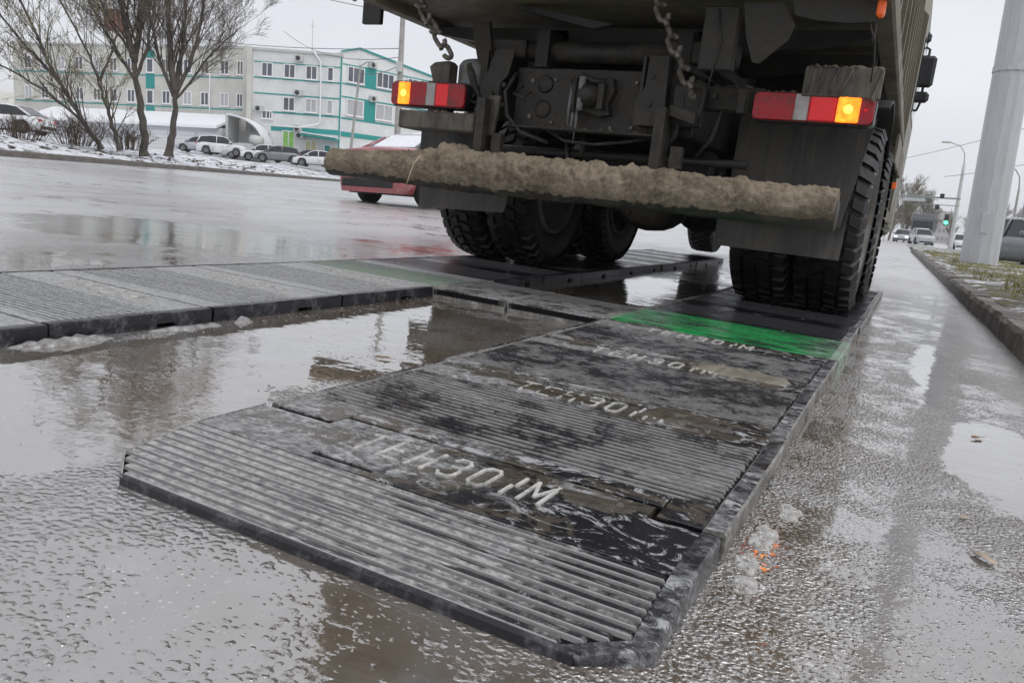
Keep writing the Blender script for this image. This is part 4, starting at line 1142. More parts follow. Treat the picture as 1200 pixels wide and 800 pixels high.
for pts in ([(-.30, 3.46, 1.33), (-.295, 3.47, 1.26), (-.283, 3.5, 1.18), (-.285, 3.55, 1.10)], [(-.33, 3.44, 1.36), (-.31, 3.45, 1.28), (-.29, 3.47, 1.24)], [(-.93, 3.49, 1.37), (-.90, 3.49, 1.24), (-.93, 3.5, 1.05)]):
    mb = MB(); mb.tube(pts, .004, 5); mb.build('lamp_wire', M_hose, truck)
mb = MB(); mb.bbox(-.30, -.262, 8.0, 8.08, .93, .985, .006); mb.build('side_marker', M_orange, truck)
def taper(o):
    for v in o.data.vertices:
        p = v.co + ORG[o.name] if o.name in ORG else v.co
        u = min(1.0, max(0.0, (p.y - 3.36) / 5.39)); f = 1 - u * (.03 + .055 * max(0, p.z - 1.0) / 1.75)
        v.co.x = (p.x + 1.5) * f - 1.5 - (ORG[o.name].x if o.name in ORG else 0)
    for c in o.children: taper(c)
taper(bed)
# side skirts and tanks ahead of the rear wheels
for sx, x0, x1 in ((1, -.78, -.30), (-1, -2.70, -2.2)):
    mb = MB(); mb.bbox(x0, x1, 7.05, 8.3, .52, 1.02, .06); mb.build('fuel_tank', M_chassis, truck)
    xs = -.285 if sx == 1 else -2.735
    mb = MB(); mb.bbox(xs - .012, xs + .012, 7.0, 8.9, 1.08, 1.30, .004); mb.bbox(xs - .012, xs + .012, 7.0, 8.9, .62, .72, .004); mb.build('side_guard', M_bed, truck)
# --- cab
mb = MB()
prof = [(8.85, .62), (10.2, .55), (10.62, .62), (10.66, 1.5), (10.5, 2.35), (10.3, 2.82), (8.95, 2.9), (8.85, 2.7)]
mb.loft([[(x, p[0] + (0 if abs(s_) < .9 else (p[0] < 9) * .02), p[1] - (0.06 if abs(s_) > .95 and p[1] > 2 else 0)) for p in prof] for x, s_ in ((-2.70, -1), (-2.64, -.9), (-.36, .9), (-.30, 1))], smooth=False)
cab = mb.build('cab', M_cab, truck)
mb = MB(); mb.bbox(-2.35, -.65, 8.838, 8.86, 1.95, 2.55, .01); mb.build('rear_window', M_glassdark, cab)
for x, q in ((-.298, 1), (-2.702, -1)):
    mb = MB(); mb.prism([(9.15, 1.75), (10.35, 1.75), (10.15, 2.5), (9.15, 2.5)], 'x', x - .004 * q, x + .006 * q); mb.build('side_window', M_glassdark, cab)
mb = MB(); mb.prism([(-2.55, 1.65), (-.45, 1.65), (-.5, 2.4), (-2.5, 2.4)], 'y', 10.60, 10.64); mb.build('windscreen', M_glassdark, cab)
mb = MB(); mb.bbox(-2.66, -.34, 10.55, 10.78, .5, .95, .03); mb.build('front_bumper', M_cab, truck)
for sx in (1, -1):
    X = lambda v: v if sx == 1 else -3.0 - v
    xs = lambda a, b: (min(X(a), X(b)), max(X(a), X(b)))
    mb = MB()
    mb.tube([(X(-.36), 9.75, 1.85), (X(-.27), 9.72, 1.87), (X(-.25), 9.72, 1.95), (X(-.255), 9.72, 2.50), (X(-.30), 9.75, 2.53), (X(-.38), 9.8, 2.52)], .014, 7)
    mb.tube([(X(-.36), 9.8, 2.05), (X(-.26), 9.74, 2.06)], .01, 6); mb.tube([(X(-.36), 9.8, 2.42), (X(-.26), 9.74, 2.44)], .01, 6)
    arm = mb.build('mirror_arm', M_black, cab)
    for (a, b, z0, z1, nm) in ((-.345, -.165, 2.105, 2.43, 'mirror'), (-.33, -.175, 1.945, 2.06, 'wide_angle_mirror')):
        q = xs(a, b); mb = MB(); mb.bbox(q[0], q[1], 9.66, 9.74, z0, z1, .03); mb.build(nm, M_black, cab)
    q = xs(-.42, -.26); mb = MB(); mb.bbox(q[0], q[1], 9.62, 9.72, 2.55, 2.66, .03); mb.build('kerb_mirror', M_black, cab)

# --- chains: they hang from the tailgate, one thing each, every link a part
def link_mb(L=.1, W=.068, r=.0125):
    mb = MB(); n = 24; pts = []
    for i in range(n + 1):
        a = 2 * math.pi * i / n
        x = (W / 2 - r) * math.cos(a); y = (W / 2 - r) * math.sin(a)
        y += (L - W) / 2 * (1 if math.sin(a) >= 0 else -1)
        pts.append((x, 0, y))
    mb.tube(pts, r, 8, caps=False); return mb
def chain(path, label, name='chain'):
    root = empty(name, path[0], label, 'chain', 'tailgate chains')
    P = [Vector(p) for p in path]; seg = []
    pitch = .0735; acc = 0.0; pts = [P[0]]
    for a, b in zip(P, P[1:]):
        L = (b - a).length; t = pitch - acc
        while t <= L: pts.append(a + (b - a) * (t / L)); t += pitch
        acc = (acc + L) % pitch
    src = None
    for i, (a, b) in enumerate(zip(pts, pts[1:])):
        c = (a + b) / 2; q = (b - a).to_track_quat('Z', 'X').to_matrix().to_4x4() @ Matrix.Rotation(R(35 + 90 * (i % 2)) + random.uniform(-.25, .25), 4, 'Z')
        if src is None:
            src = link_mb().build('link', M_chain, None); o = src; o.parent = root
        else: o = inst(src, root)
        o.matrix_local = Matrix.Translation(c - Vector(path[0])) @ q
chain([(-1.27, 3.40, 1.66), (-1.235, 3.46, 1.47), (-1.16, 3.52, 1.31), (-1.085, 3.58, 1.15), (-1.035, 3.63, 1.05), (-1.02, 3.66, .985)], 'rusty steel chain hanging down to a hook plate right of the tow coupling')
chain([(-2.60, 3.40, 1.62), (-2.50, 3.44, 1.46), (-2.40, 3.47, 1.31), (-2.32, 3.50, 1.20), (-2.275, 3.50, 1.135)], 'rusty steel chain above the left tail lamp, ending in a large ring')

# ================================================================== the offices across the road
M_wall = dirty('white_cladding', (0.70, 0.71, 0.70), (0.55, 0.56, 0.55), 0.35, 0.6, 0.4, 0.7, 0.001, 0.2)
M_wall_old = dirty('cream_cladding', (0.60, 0.59, 0.54), (0.44, 0.43, 0.38), 0.4, 0.7, 0.5, 0.8, 0.001, 0.2)
M_teal = plain('teal_panel', (0.01, 0.27, 0.25), 0.5, vary=0.1)
M_green_door = plain('green_door', (0.24, 0.5, 0.1), 0.4, vary=0.2, scale=2)
M_yellow_door = plain('cream_door', (0.55, 0.5, 0.3), 0.4, vary=0.2, scale=2)
M_upvc = plain('white_window_frame', (0.78, 0.78, 0.79), 0.4, vary=0.05)
k = NT('window_glass')
k.p('Base Color', k.mix(k.noise(0.9, 2), (0.035, 0.04, 0.055), (0.16, 0.16, 0.19))); k.p('Roughness', 0.06); k.p('Specular IOR Level', 0.6)
M_pane = k.m
M_pane_warm = plain('curtained_glass', (0.16, 0.145, 0.12), 0.15, vary=.5, scale=1.3)
M_blind = plain('blind_behind_glass', (0.42, 0.42, 0.43), 0.35, vary=0.15, scale=3)
M_acunit = plain('ac_unit_casing', (0.5, 0.5, 0.48), 0.5)
M_snow = plain('snow', (0.78, 0.79, 0.82), 0.8, vary=0.06, scale=2, bump=0.03)
M_brick = dirty('rusty_brick', (0.20, 0.075, 0.05), (0.12, 0.05, 0.035), 0.4, 0.8, 1.5)
M_dark = plain('dark_opening', (0.03, 0.032, 0.035), 0.6)
M_garage = plain('garage_wall', (0.62, 0.63, 0.66), 0.7, vary=0.1)

def facade_matrix(P, Q):
    d = Vector((Q[0] - P[0], Q[1] - P[1], 0)); return Vector((P[0], P[1], 0)), math.atan2(d.y, d.x), d.length
PL, PR0, PM, PC, PE = (-89.51, 52.40), (-60.81, 58.42), (-59.42, 57.42), (-51.61, 61.38), (-47.61, 72.05)
bld = empty('office_building', (0, 0, 0), 'three-storey white office building with teal bands across the road', 'building')
bld.matrix_world = TILT
BASE = 3.9
def fm(P, Q):
    o, a, L = facade_matrix(P, Q); return Matrix.Translation(o) @ Matrix.Rotation(a, 4, 'Z'), L
def wall_block(P, Q, L1, depth, top, m, name='wall', roofpts=None):
    M, L = fm(P, Q); mb = MB()
    mb.box(0, L1, 0, depth, BASE - 2.5, top, M)
    return mb.build(name, m, bld), M
wl, ML = wall_block(PL, PR0, 29.3, 13, 14.05, M_wall_old)
wm, MM = wall_block(PM, PC, 8.765, 14, 13.75, M_wall)
MRt, _ = fm(PC, PE)
mb = MB(); mb.prism([(0.0, BASE - 2.5), (24, BASE - 2.5), (24, 12.2), (10.3, 13.6), (1.86, 14.75), (0.003, 14.2)], 'y', 0.0, 13.0, MRt)
wr = mb.build('wall', M_wall, bld)
# parapet flashings, snow on the roofs
mb = MB(); mb.box(-.15, 29.4, -.12, .25, 14.06, 14.25, ML); mb.box(-.1, 8.85, -.14, .25, 13.76, 14.0, MM); mb.build('parapet', M_acunit, bld)
mb = MB(); mb.prism([(24, 12.2), (10.3, 13.6), (1.86, 14.75), (0.0, 14.2), (0.0, 14.34), (1.86, 14.93), (10.3, 13.78), (24, 12.38)], 'y', -.12, .3, MRt); mb.build('parapet', M_teal, bld)
mb = MB(); mb.box(.1, 29.2, .3, 12.8, 14.06, 14.2, ML); mb.box(.1, 8.7, .3, 13.8, 13.76, 13.92, MM); mb.build('roof_snow', M_snow, bld)
# pilaster between the wings
mb = MB(); mb.box(28.9, 29.5, -.35, .3, BASE - .5, 14.3, ML); mb.box(-.35, .12, -.3, .6, BASE - .5, 14.0, MM); mb.build('pilaster', M_wall_old, bld)
# teal bands
mb = MB()
for z, h in ((12.66, .1), (11.18, .13), (9.72, .12), (8.0, .16)): mb.box(.25, 8.74, -.035, .05, z, z + h, MM)
mb.box(2.0, 8.74, -.06, .05, 6.35, 6.8, MM)
mb.box(8.63, 8.77, -.05, .05, BASE + .3, 13.6, MM)
for z, h in ((13.05, .1), (11.22, .13), (10.0, .13), (7.95, .16)): mb.box(.08, 24, -.035, .05, z, z + h, MRt)
mb.box(.1, 24, -.05, .05, 6.3, 6.75, MRt)
for z, h in ((11.2, .12), (8.15, .12)): mb.box(.2, 28.8, -.03, .05, z, z + h, ML)
for s0, s1, z0, z1 in ((2.56, 3.84, 11.36, 13.2), (2.62, 3.9, 8.12, 10.0)): mb.box(s0, s1, -.045, .05, z0, z1, MRt)
for z0, z1 in ((9.95, 11.4), (13.0, 13.7), (7.0, 8.1)): mb.box(17.2, 18.25, -.045, .05, z0, z1, ML)
mb.build('teal_band', M_teal, bld)
def window(M, s0, s1, z0, z1, mull=(0.5,), glass=None, door=None):
    mb = MB(); f = .09
    for a, b, c, d in ((s0, s1, z0, z0 + f), (s0, s1, z1 - f, z1), (s0, s0 + f, z0 + f, z1 - f), (s1 - f, s1, z0 + f, z1 - f)): mb.box(a, b, -.10, .02, c, d, M)
    for t in mull: x = s0 + (s1 - s0) * t; mb.box(x - .04, x + .04, -.095, .02, z0 + f, z1 - f, M)
    if not door: mb.box(s0 - .06, s1 + .06, -.2, .02, z0 - .06, z0, M)
    w = mb.build('window', M_upvc, bld) if not door else mb.build('door', M_upvc, bld)
    mb = MB(); mb.box(s0 + f, s1 - f, -.045, .01, z0 + f, z1 - f, M); mb.build('pane' if not door else 'door_leaf', glass or M_pane, w)
    return w
for s0, s1 in ((.97, 2.08), (3.15, 4.27), (5.27, 6.4), (7.37, 7.98)): window(MM, s0, s1, 11.36, 12.68, (.5,) if s1 - s0 > 1 else ())
for s0, s1, g in ((3.13, 4.3, None), (5.3, 6.45, M_blind), (7.4, 7.99, M_blind)): window(MM, s0, s1, 8.28, 9.6, (.5,) if s1 - s0 > 1 else (), g)
window(MM, 1.08, 2.13, 7.38, 8.18, (.42, .75))
window(MM, 3.14, 4.37, BASE, 6.42, (.5,), M_green_door, True)
window(MM, 5.37, 6.6, BASE + .1, 5.66, (.5,), M_yellow_door, True)
window(MM, 7.25, 8.0, BASE + .1, 5.36, (), M_teal, True)
for s0, s1 in ((.6, 2.5), (3.88, 5.95), (7.6, 9.5), (11, 13), (15, 17)):
    window(MRt, s0, s1, 11.5, 13.0, (.34, .67)); window(MRt, s0, s1, 8.37, 9.92, (.5,), M_blind)
for s0 in (1.6, 3.8, 6.04, 8.35, 10.6, 12.7, 14.9, 19.2, 21.75, 23.8, 26.1, 28.0):
    w_ = 1.0 if s0 < 28 else .75
    window(ML, s0, s0 + w_, 11.55, 12.92, (.5,), random.choice((None, None, M_blind, M_pane_warm))); window(ML, s0, s0 + w_, 8.48, 9.8, (.5,), random.choice((None, M_pane_warm, M_blind, None)))
for z in (11.5, 8.4): window(ML, 17.3, 18.15, z, z + 1.4, ())
for M, s_, z in ((MM, 4.25, 12.95), (MM, 4.25, 9.75), (MM, 4.3, 6.4), (MM, 4.5, 5.75), (MRt, 2.9, 13.2), (MRt, 3.1, 10.0), (MM, .45, 8.0)):
    mb = MB(); mb.bbox(s_, s_ + .8, -.42, -.04, z, z + .58, .03, M)
    a = mb.build('ac_unit', M_acunit, bld)
    c = M @ Vector((s_ + .33, -.425, z + .29)); d = M @ Vector((s_ + .33, -.5, z + .29))
    mb = MB(); mb.lathe([(0, 0), (0, .23), (.015, .22), (.015, 0)], aim(c, d), 14); mb.build('fan', M_dark, a)
mb = MB()
mb.tube([MM @ Vector(p) for p in ((6.0, -.1, 14.1), (6.1, -.2, 13.9), (6.7, -.12, 13.1), (6.78, -.12, 11), (6.82, -.12, 7.4), (6.6, -.3, 7.2), (5.0, -.8, 6.75), (1.6, -1.3, 6.7))], .08, 7)
mb.tube([ML @ Vector((24.9, -.1, z)) for z in (13.8, 8, 6.5)], .06, 6)
mb.build('drain_pipe', M_upvc, bld)
mb = MB(); mb.prism([(5.3, 6.0), (8.7, 5.75), (8.7, 5.95), (5.3, 6.22)], 'y', -1.4, -.02, MM); aw = mb.build('awning', M_teal, bld)
mb = MB(); mb.prism([(5.25, 6.23), (8.72, 5.96), (8.72, 6.06), (5.25, 6.36)], 'y', -1.45, -.02, MM); mb.build('awning_snow', M_snow, aw)
mb = MB(); mb.box(9.4, 10.9, 3.0, 4.6, 14.0, 16.2, ML); chs = mb.build('chimney', M_wall_old, bld)
mb = MB(); mb.box(9.3, 11.0, 2.9, 4.7, 16.19, 18.4, ML); mb.build('chimney_head', M_brick, chs)
mb = MB(); mb.tube([MM @ Vector((5.4, 1.5, 13.8)), MM @ Vector((5.4, 1.5, 17.3))], .035, 5); mb.tube([MM @ Vector((5.1, 1.5, 16.6)), MM @ Vector((5.7, 1.5, 16.6))], .02, 4); mb.build('antenna', M_acunit, bld)

# the low snow-roofed garages in front and the entrance canopy
gar = empty('garage_block', (0, 0, 0), 'low garage block under a thick snow roof in front of the offices', 'garage'); gar.matrix_world = TILT
mb = MB(); mb.box(5.5, 28.6, -3.2, -.9, BASE - 2.5, 6.1, ML); mb.build('wall', M_garage, gar)
mb = MB(); mb.prism([(-3.75, 5.98), (-3.65, 6.25), (-.05, 7.7), (-.05, 7.4)], 'x', 0, 1, ML @ Matrix.Translation((5.3, 0, 0)) @ Matrix.Diagonal((23.1, 1, 1, 1))); mb.build('roof_snow', M_snow, gar)
for s0 in (20.2, 23.4, 26.0):
    mb = MB(); mb.box(s0, s0 + 2.2, -3.25, -3.15, BASE - .3, 5.6, ML); d_ = mb.build('garage_door', M_upvc, gar)
    mb = MB()
    for q in range(5): mb.box(s0 + .05, s0 + 2.15, -3.275, -3.24, BASE + .0 + .32 * q, BASE + .03 + .32 * q, ML)
    mb.build('door_rib', M_acunit, d_)
can = empty('entrance_canopy', (0, 0, 0), 'arched entrance canopy with a snowy roof beside the garages', 'canopy'); can.matrix_world = TILT
arc = [(-1.2 + 3.4 * math.sin(R(a)), 4.9 + 2.45 * math.cos(R(a))) for a in range(0, 91, 9)]
mb = MB(); mb.prism(arc + [(x - .0, z - .16) for x, z in arc[::-1]], 'y', -3.2, -.1, MM); mb.build('canopy_roof', M_snow, can)
mb = MB(); mb.box(-1.3, -1.1, -3.1, -.1, BASE - .6, 7.2, MM); mb.box(-1.0, 2.1, -.6, -.5, BASE - .6, 6.0, MM); mb.box(-1.25, -1.05, -3.15, -3.0, BASE - .6, 7.3, MM); mb.build('canopy_wall', M_acunit, can)
mb = MB(); mb.box(.55, 1.9, -.68, -.58, BASE - .4, 5.6, MM); mb.build('canopy_door', M_dark, can)
mb = MB(); mb.lathe([(0, .0), (0, .55), (.5, .6), (1.1, .5), (1.1, 0)], MM @ aim((1.2, -3.4, 5.0), (2.4, -3.4, 4.9)), 14); mb.build('banner_roll', M_acunit, can)
mb = MB()
shm, _ = fm((-116, 62), (-96, 56))
mb.prism([(0, 2), (16, 2), (16, 8.6), (8, 10.6), (0, 8.6)], 'y', 0, 8, shm); sh = mb.build('shed', M_wall_old, None)
sh.matrix_world = TILT
tag(sh, 'brown gabled shed at the far left edge behind the trees', 'shed')

# ================================================================== cars
M_carglass = plain('car_glass', (0.02, 0.024, 0.03), 0.06)
M_cartyre = plain('car_tyre', (0.02, 0.02, 0.02), 0.7)
M_alloy = plain('car_rim', (0.16, 0.16, 0.165), 0.45, 0.5)
M_tail = plain('car_tail_lamp', (0.4, 0.01, 0.015), 0.2)
M_head = plain('car_head_lamp', (0.7, 0.7, 0.72), 0.15)
M_headlit = plain('car_head_lamp_lit', (0.9, 0.9, 0.85), 0.2, emit=(1, 0.95, 0.85), es=6)
def paint(name, c): return dirty(name, c, tuple(v * .5 + .05 for v in c), 0.3, 0.25, 2.0, 0.6, 0.0005, coat=0.6)
SHAPE = {   # x, belt height, half width; then the greenhouse stations (x at belt, height)
    'sedan': ([(-2.2, .62, .70), (-2.12, .86, .80), (-1.6, .95, .85), (-.9, .94, .87), (.4, .92, .87), (1.1, .90, .86), (1.75, .80, .82), (2.1, .68, .74), (2.18, .52, .68)], [(-1.75, .96), (-1.05, 1.36), (-.5, 1.44), (.2, 1.43), (.55, 1.34), (1.25, .92)]),
    'notchback': ([(-2.2, .70, .72), (-2.12, 1.04, .82), (-1.6, 1.13, .85), (-.9, 1.08, .87), (.4, 1.0, .87), (1.1, .95, .86), (1.75, .84, .82), (2.1, .70, .74), (2.18, .54, .68)], [(-1.55, 1.13), (-1.0, 1.40), (-.5, 1.47), (.2, 1.46), (.55, 1.36), (1.25, .95)]),
    'hatch': ([(-1.95, .62, .70), (-1.9, .92, .80), (-1.4, .98, .84), (-.6, .96, .86), (.5, .94, .86), (1.1, .92, .85), (1.65, .80, .80), (1.95, .66, .72), (2.0, .50, .66)], [(-1.85, .97), (-1.6, 1.38), (-.9, 1.49), (.1, 1.48), (.5, 1.38), (1.2, .94)]),
    'suv': ([(-2.2, .70, .74), (-2.15, 1.05, .84), (-1.5, 1.10, .88), (-.6, 1.08, .89), (.5, 1.06, .89), (1.1, 1.05, .88), (1.8, .98, .85), (2.15, .85, .78), (2.2, .6, .72)], [(-2.1, 1.10), (-1.85, 1.6), (-1.0, 1.72), (.1, 1.70), (.5, 1.58), (1.1, 1.07)]),
}
def car(kind, m, loc, yaw, label, group=None, snow=False, lit=False, name='parked_car', mglass=None):
    root = empty(name, (0, 0, 0), label, 'car', group)
    st, gh = SHAPE[kind]
    mb = MB(); rings = []
    zs = .22
    rw = .32 if kind != 'suv' else .36
    def at(x):
        for (xa, za, wa), (xb, zb, wb_) in zip(st, st[1:]):
            if x <= xb: t = (x - xa) / (xb - xa); return za + (zb - za) * t, wa + (wb_ - wa) * t
        return st[-1][1:]
    stations = [(x, .22) for x, _, _ in st if all(abs(x - c) > .42 for c in (-1.3, 1.32))]
    for c in (-1.3, 1.32):
        stations += [(c + d, z) for d, z in ((-.42, .22), (-.39, .40), (-.28, rw * 2 - .03), (-.13, rw * 2 + .05), (.13, rw * 2 + .05), (.28, rw * 2 - .03), (.39, .40), (.42, .22))]
    for x, z0 in sorted(stations):
        zb, w = at(x)
        z0 = min(z0, zb - .1)
        z1 = max(z0 + .015, .38 if z0 < .3 else 0); z2 = max(z1 + .015, zb * .72)
        rings.append([(x, -w * .93, z0), (x, -w * .985, z1), (x, -w, z2), (x, -w * .95, max(zb - .04, z2 + .01)), (x, -w * .80, max(zb, z2 + .02)), (x, 0, zb + .03), (x, w * .80, max(zb, z2 + .02)), (x, w * .95, max(zb - .04, z2 + .01)), (x, w, z2), (x, w * .985, z1), (x, w * .93, z0)])
    mb.loft(rings); mb.cur = 1; mb.box(st[1][0] + .05, st[-2][0] - .05, -.6, .6, .2, .6); body = mb.build('body', (m, M_cartyre), root)
    mb = MB(); rings = []
    wb = st[4][2]
    n = len(gh)
    for i, (x, z) in enumerate(gh):
        t = (z - .95) / .5
        w1, zt = wb * (.93 - .17 * max(0, t)), z
        zb = min(z, st[4][1]) - .06
        rings.append([(x, -wb * .93, zb), (x, -w1, max(zt - .06, zb + .005)), (x, -w1 * .86, zt), (x, w1 * .86, zt), (x, w1, max(zt - .06, zb + .005)), (x, wb * .93, zb)])
    mb.loft(rings, smooth=False); glass = mb.build('windows', mglass or M_carglass, root)
    mb = MB()   # roof skin and pillars
    for (xa, za), (xb, zb_) in zip(gh[1:-2], gh[2:-1]):
        wa = wb * (.93 - .17 * (za - .95) / .5) ; w2 = wb * (.93 - .17 * (zb_ - .95) / .5)
        mb.add([(xa, -wa, za - .05), (xa, -wa * .86, za + .012), (xa, wa * .86, za + .012), (xa, wa, za - .05), (xb, -w2, zb_ - .05), (xb, -w2 * .86, zb_ + .012), (xb, w2 * .86, zb_ + .012), (xb, w2, zb_ - .05)], [(0, 1, 5, 4), (1, 2, 6, 5), (2, 3, 7, 6)], True)
    for sg in (-1, 1):
        def gp(i, o=.01):
            x, z = gh[i]; t = (z - .95) / .5; return Vector((x, sg * (wb * (.93 - .17 * max(0, t)) + o), z - .04))
        mb.tube([gp(0), gp(1)], .055, 5); mb.tube([gp(-1), gp(-2)], .04, 5)
        xm = (gh[2][0] + gh[3][0]) / 2 + .05; mb.tube([(xm, sg * wb * .94, gh[-1][1] - .03), (xm, sg * wb * .775, gh[2][1] - .06)], .04, 5)
    mb.build('roof', m, root)
    wx = (-1.3, 1.32)
    rw = .32 if kind != 'suv' else .36
    for x in wx:
        for sg in (-1, 1):
            M = Matrix.Translation((x, sg * (wb - .12), rw)) @ Matrix.Rotation(-sg * math.pi / 2, 4, 'X')
            mb = MB(); mb.lathe([(-.09, .2), (-.09, rw - .03), (-.05, rw), (.08, rw), (.13, rw - .03), (.135, .21)], M, 20); ty = mb.build('wheel', M_cartyre, root)
            mb = MB(); mb.lathe([(.12, .215), (.10, .19), (.08, .07), (.11, .05), (.115, 0)], M, 16); mb.build('rim', M_alloy, ty)
    for sg in (-1, 1):
        x0, zb0, w0 = st[1]; mb = MB(); mb.bbox(x0 - .06, x0 + .14, min(sg * .5, sg * w0 * .97), max(sg * .5, sg * w0 * .97), zb0 - .2, zb0 - .06, .02); mb.build('tail_light', M_tail, root)
        x1, zb1, w1 = st[-2]; mb = MB(); mb.bbox(x1 - .2, x1 + .05, min(sg * .42, sg * w1 * .98), max(sg * .42, sg * w1 * .98), zb1 - .08, zb1 + .03, .02); mb.build('headlight', M_headlit if lit else M_head, root)
        mb = MB(); mb.bbox(.72, .86, min(sg * wb * .98, sg * (wb + .2)), max(sg * wb * .98, sg * (wb + .2)), gh[-1][1] + .02, gh[-1][1] + .16, .03); mb.build('mirror', m, root)
    mb = MB(); mb.bbox(st[0][0] - .02, st[0][0] + .3, -.7, .7, .3, .5, .04); mb.build('bumper', M_cartyre, root)
    mb = MB(); mb.bbox(st[-1][0] - .3, st[-1][0] + .02, -.66, .66, .24, .42, .04); mb.build('bumper', M_cartyre, root)
    if snow:
        mb = MB()
        xa, xb = gh[1][0] + .02, gh[-2][0] - .03; zt = gh[2][1]
        mb.loft([[(x, -.52, z), (x, -.5, z + .05), (x, 0, z + .07), (x, .5, z + .05), (x, .52, z)] for x, z in ((xa, gh[1][1] + .0), (gh[2][0], zt + .01), (gh[3][0], gh[3][1] + .01), (xb, gh[-2][1] + .0))])
        z0 = st[2][1]
        # snow lying on the rear window
        mb.add([(gh[0][0] + .06, -.55, gh[0][1] + .03), (gh[0][0] + .06, .55, gh[0][1] + .03), (gh[1][0], .5, gh[1][1] + .03), (gh[1][0], -.5, gh[1][1] + .03),
                (gh[0][0] + .1, -.55, gh[0][1] - .03), (gh[0][0] + .1, .55, gh[0][1] - .03), (gh[1][0] + .04, .5, gh[1][1] - .03), (gh[1][0] + .04, -.5, gh[1][1] - .03)], [(0, 1, 2, 3), (4, 7, 6, 5), (0, 3, 7, 4), (1, 5, 6, 2), (0, 4, 5, 1), (3, 2, 6, 7)])
        mb.build('snow_cover', M_snow, root)
    plumb(root, loc, yaw)
    return root
P_white, P_red, P_silver, P_grey, P_dark = paint('white_paint', (.7, .7, .72)), paint('red_paint', (.33, .085, .09)), paint('silver_paint', (.42, .44, .47)), paint('grey_paint', (.17, .18, .19)), paint('dark_grey_paint', (.09, .1, .12))
car('notchback', P_red, (-9.4, 14.5, 0.0), R(84), 'red saloon with snow on its roof passing beyond the truck', snow=True, name='red_saloon')
GP = 'cars parked in front of the offices'
car('sedan', P_white, (-42.3, 24.3, 0.62), R(207), 'white saloon standing behind the snowy verge at far left', None, name='white_saloon')
car('suv', P_white, (-57.6, 52.3, 0.92), R(35), 'white off-road car parked before the garages, snow-free', GP)
car('hatch', P_silver, (-60.6, 52.3, 0.95), R(215), 'silver car half hidden by the right-hand tree trunk', GP)
car('sedan', P_silver, (-55.9, 53.6, 0.82), R(40), 'silver saloon parked under the canopy front', GP, mglass=M_blind)
car('hatch', P_white, (-53.9, 53.6, 0.82), R(228), 'pale hatchback left of the dark grey hatchback', GP)
car('hatch', P_grey, (-52.2, 53.7, 0.84), R(222), 'dark grey hatchback between two pale cars by the green door', GP)
car('sedan', P_dark, (-51.6, 57.2, 0.9), R(215), 'dark saloon parked close to the wall by the green door', GP)
car('sedan', P_white, (-48.6, 55.0, 0.85), R(210), 'white saloon parked below the teal awning', GP)
car('hatch', P_grey, (3.15, 27.6, 0.0), R(-62), 'dirty grey hatchback behind the big steel mast', name='grey_hatchback')
GF = 'cars far down the road'
car('hatch', P_silver, (-1.5, 100, 0.0), R(-95), 'small silver car with headlights on at the far junction, left one', GF, lit=True, name='far_car')
car('suv', P_silver, (.35, 92, 0.0), R(-78), 'wide silver car at the far junction, in front of the lorry', GF, name='far_car')
car('hatch', P_white, (3.7, 84, 0.0), R(-85), 'pale car behind the far lamp post', GF, name='far_car')
# far lorry, seen from the front
lo = empty('far_lorry', (0, 0, 0), 'distant dark lorry coming up the road', 'lorry')
mb = MB(); mb.bbox(-1.2, 1.2, 0, 2.2, .8, 3.1, .1); lc = mb.build('cab', P_dark, lo)
mb = MB(); mb.bbox(-1.05, 1.05, -.03, .05, 1.7, 2.7, .02); mb.build('windscreen', M_carglass, lc)
mb = MB(); mb.bbox(-1.2, 1.2, -.05, .2, .45, .95, .05); mb.build('bumper', P_silver, lo)
mb = MB(); mb.bbox(-1.25, 1.25, 2.4, 9, .9, 3.6, .05); mb.build('box_body', P_grey, lo)
for x in (-1.0, 1.0):
    for y in (1.0, 6.5): mb = MB(); mb.lathe([(-.15, .3), (-.15, .48), (.15, .48), (.15, .3)], Matrix.Translation((x, y, .48)) @ AX, 16); mb.build('wheel', M_cartyre, lo)
plumb(lo, (.3, 104, 0), 0)

# ================================================================== masts, lamps, wires
M_steel = dirty('galvanised_steel', (0.52, 0.53, 0.55), (0.42, 0.425, 0.435), 0.45, 0.5, 3.0, 0.6, 0.0, stretch=(1, 1, .12), soft=.3)
M_conc = dirty('grey_concrete', (0.36, 0.35, 0.33), (0.25, 0.24, 0.22), 0.4, 0.8, 2.0)
M_conc_w = dirty('white_washed_concrete', (0.55, 0.55, 0.54), (0.4, 0.4, 0.38), 0.3, 0.8, 2.0)
M_wire = plain('cable_black', (0.08, 0.08, 0.085), 0.6)
def at_px(u, d, z=0.0):   # the point of the plane z under picture column u at camera depth d metres
    return Vector((0, 0, z))
def mast(loc, h, r0, r1, sides, m, name, label, cat, group=None, base=False):
    root = empty(name, (0, 0, 0), label, cat, group)
    mb = MB(); n = 12
    mb.tube([(0, 0, -.1 + (h + .1) * i / n) for i in range(n + 1)], [r0 + (r1 - r0) * i / n for i in range(n + 1)], sides, smooth=sides > 12 or r0 < .3)
    mb.build('pole', m, root)
    if base:
        mb = MB(); mb.lathe([(0, r0 * 1.7), (.04, r0 * 1.7), (.045, r0 * .9)], Matrix.Identity(4), 16, False); mb.build('base_flange', m, root)
    plumb(root, loc, R(11))
    return root
ms = mast((1.19, 18.6, 0.02), 14, .345, .27, 12, M_steel, 'steel_mast', 'thick faceted galvanised steel mast on the right verge', 'mast', base=True)
mb = MB()
for q in range(12):
    a = 2 * math.pi * q / 12; mb.tube([(.42 * math.cos(a), .42 * math.sin(a), .03), (.42 * math.cos(a), .42 * math.sin(a), .11)], .022, 6, smooth=False)
mb.build('anchor_nuts', M_acunit, ms)['kind'] = 'stuff'
